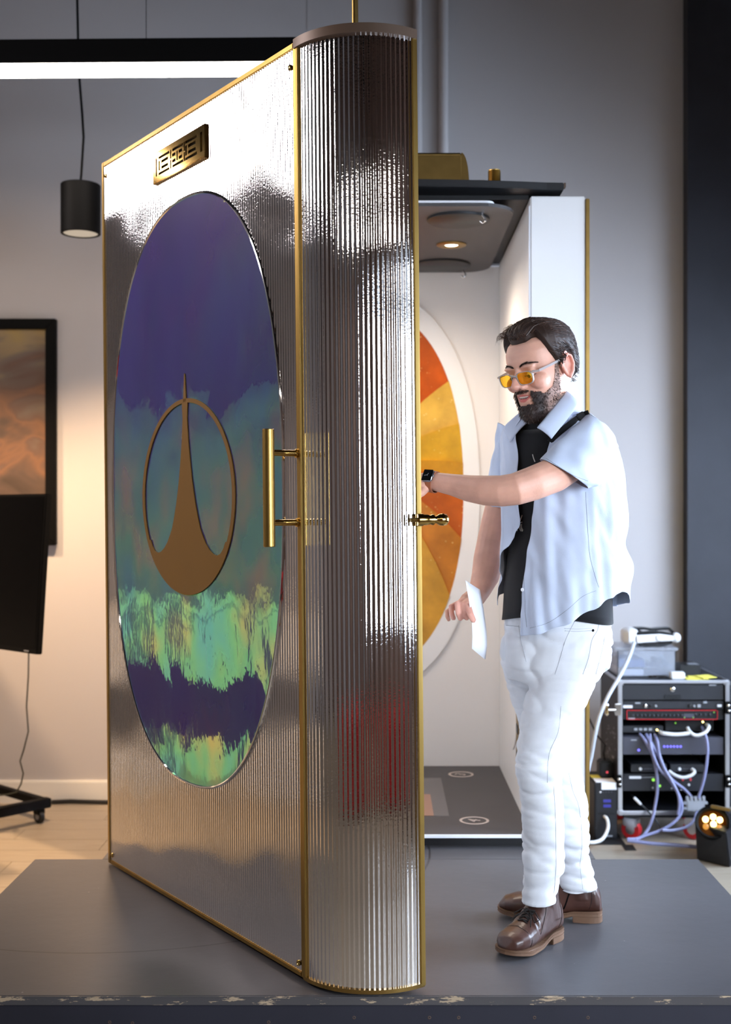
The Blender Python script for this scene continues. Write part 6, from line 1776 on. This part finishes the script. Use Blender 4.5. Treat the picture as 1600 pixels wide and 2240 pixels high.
# floor lamp with amber diodes
fl_ = thing('flood_light', 'black floor flood lamp with glowing amber diodes at the right edge', 'lamp', (1.55, 5.5, 0))
fx = lambda x, Z=5.52: at(x, 0, Z).x
zc = lambda y, Z=5.52: at(0, y, Z).z
bt_ = [V((fx(1533), 5.58, 0.004)), V((fx(1590), 5.46, 0.004)), V((fx(1640), 5.60, 0.004)), V((fx(1590), 5.78, 0.004))]
tp_ = [V((fx(1528), 5.58, zc(1806))), V((fx(1578), 5.44, zc(1822, 5.44))), V((fx(1665), 5.62, zc(1780))), V((fx(1600), 5.80, zc(1772, 5.8)))]
MB().rings([bt_, tp_]).build('casing', M['case'], fl_, bevel=0.004)
hood = [V((fx(1536), 5.57, zc(1800))), V((fx(1588), 5.45, zc(1815, 5.45))), V((fx(1660), 5.62, zc(1776))), V((fx(1600), 5.78, zc(1770, 5.78)))]
cen_ = sum((p for p in tp_), V()) / 4
up_ = (tp_[1] - tp_[0]).cross(tp_[3] - tp_[0]).normalized()
if up_.z < 0: up_ = -up_
e1_ = (tp_[1] - tp_[0]).normalized(); e2_ = up_.cross(e1_).normalized()
face_c = at(1562, 1803, 5.50)
MB().lathe(face_c + V((0.01, 0.05, -0.02)), V((-0.25, -0.80, 0.55)), [(0, 0.072), (0.05, 0.080), (0.055, 0.076), (0.05, 0.066), (0.03, 0.062)], 28).build('bezel', M['black_metal'], fl_, smooth=True)
ax_l = V((-0.25, -0.80, 0.55)).normalized(); ea = ax_l.cross(V((0, 0, 1))).normalized(); eb_ = ax_l.cross(ea)
M['amber_glass'] = mat('amber_reflector', srgb(120, 66, 18), 0.25, 0.6)
MB().lathe(face_c + V((0.01, 0.05, -0.02)) + ax_l * 0.029, ax_l, [(0, 0.062), (0.002, 0.062)], 24).build('reflector', M['amber_glass'], fl_, smooth=True)
for k, (du, dv) in enumerate(((-0.032, -0.018), (-0.002, -0.030), (0.032, -0.016), (-0.004, 0.004), (0.030, 0.018), (-0.030, 0.020))):
    c_ = face_c + V((0.01, 0.05, -0.02)) + ax_l * 0.034 + ea * du - eb_ * (-dv)
    MB().ball(c_, 0.0145, 12, 8).build('diode', M['amber_led'] if k < 4 else lamp_mat('amber_dim', (1, 0.45, 0.08, 1), 0.8) if k == 4 else bpy.data.materials['amber_dim'], fl_, smooth=True)
MB().bar(at(1555, 1763, 5.52), at(1598, 1772, 5.50), 0.02, 0.014).build('bracket', M['brass_dull'], fl_, bevel=0.003)
MB().lathe((fx(1552, 5.53), 5.535, zc(1862, 5.52)), V((-0.5, -0.85, 0)), [(0, 0.007), (0.004, 0.006)], 12).build('bolt', M['steel'], fl_, smooth=True)
# ------------------------------------------------------------------ unseen things added beside and behind the camera for the mirrored door to reflect
def counter(y0, y1, label):  # added to give the oval's reflection bright and dark bands
    t_ = thing('counter', label, 'counter', (-3.9, (y0 + y1) / 2, 0))
    MB().box(-4.35, -3.55, y0, y1, 1.00, 1.05).build('worktop', M['white_trim'], t_, bevel=0.004)
    MB().box(-4.32, -3.57, y0 + 0.02, y1 - 0.02, 0.64, 0.999).build('apron', M['white_trim'], t_)
    MB().box(-4.30, -3.62, y0 + 0.06, y1 - 0.06, 0.27, 0.639).build('dark_band', M['black'], t_)  # solid black block that makes the dark band in the reflection
    MB().box(-4.32, -3.57, y0 + 0.02, y1 - 0.02, 0.0, 0.269).build('base', M['white_trim'], t_)
counter(4.45, 5.40, 'added unseen counter with white and dark bands by the left wall, nearer one')
counter(5.65, 6.50, 'added unseen counter with white and dark bands by the left wall, far corner')
rs_ = thing('added_red_bench', 'added unseen long red bench behind the camera, for the door to reflect', 'bench', (0.35, -0.75, 0))  # added to bring red into the reflection on the curved nose
MB().box(-0.9, 1.6, -1.0, -0.5, 0.10, 0.44).build('cushion', M['red'], rs_, bevel=0.03, seg=3, smooth=True)
for x in (-0.8, 1.46):
    for y in (-0.96, -0.58): MB().box(x, x + 0.04, y, y + 0.04, 0, 0.0995).build('leg', M['black'], rs_)
rl = thing('linear_lamp', 'added unseen linear lamp behind the camera, for fill and reflections', 'lamp', (0.7, -1.1, 3.45))  # lamp added to light the bench and show on the curved nose
MB().box(-0.6, 2.0, -1.16, -1.04, 3.45, 3.53).build('housing', M['black_metal'], rl, bevel=0.003)
MB().box(-0.58, 1.98, -1.15, -1.05, 3.444, 3.4495).build('diffuser', M['lamp_glow'], rl)
for x in (-0.4, 1.8): MB().tube([(x, -1.1, 3.53), (x, -1.1, ZC)], 0.002, 6).build('suspension_wire', M['black_metal'], rl)
area('added_lamp_fill', (0.7, -1.1, 3.43), (0.7, -1.1, 0), 2.5, 0.1, 45, (1.0, 0.93, 0.86))  # added fill for the bench, front wall and platform front
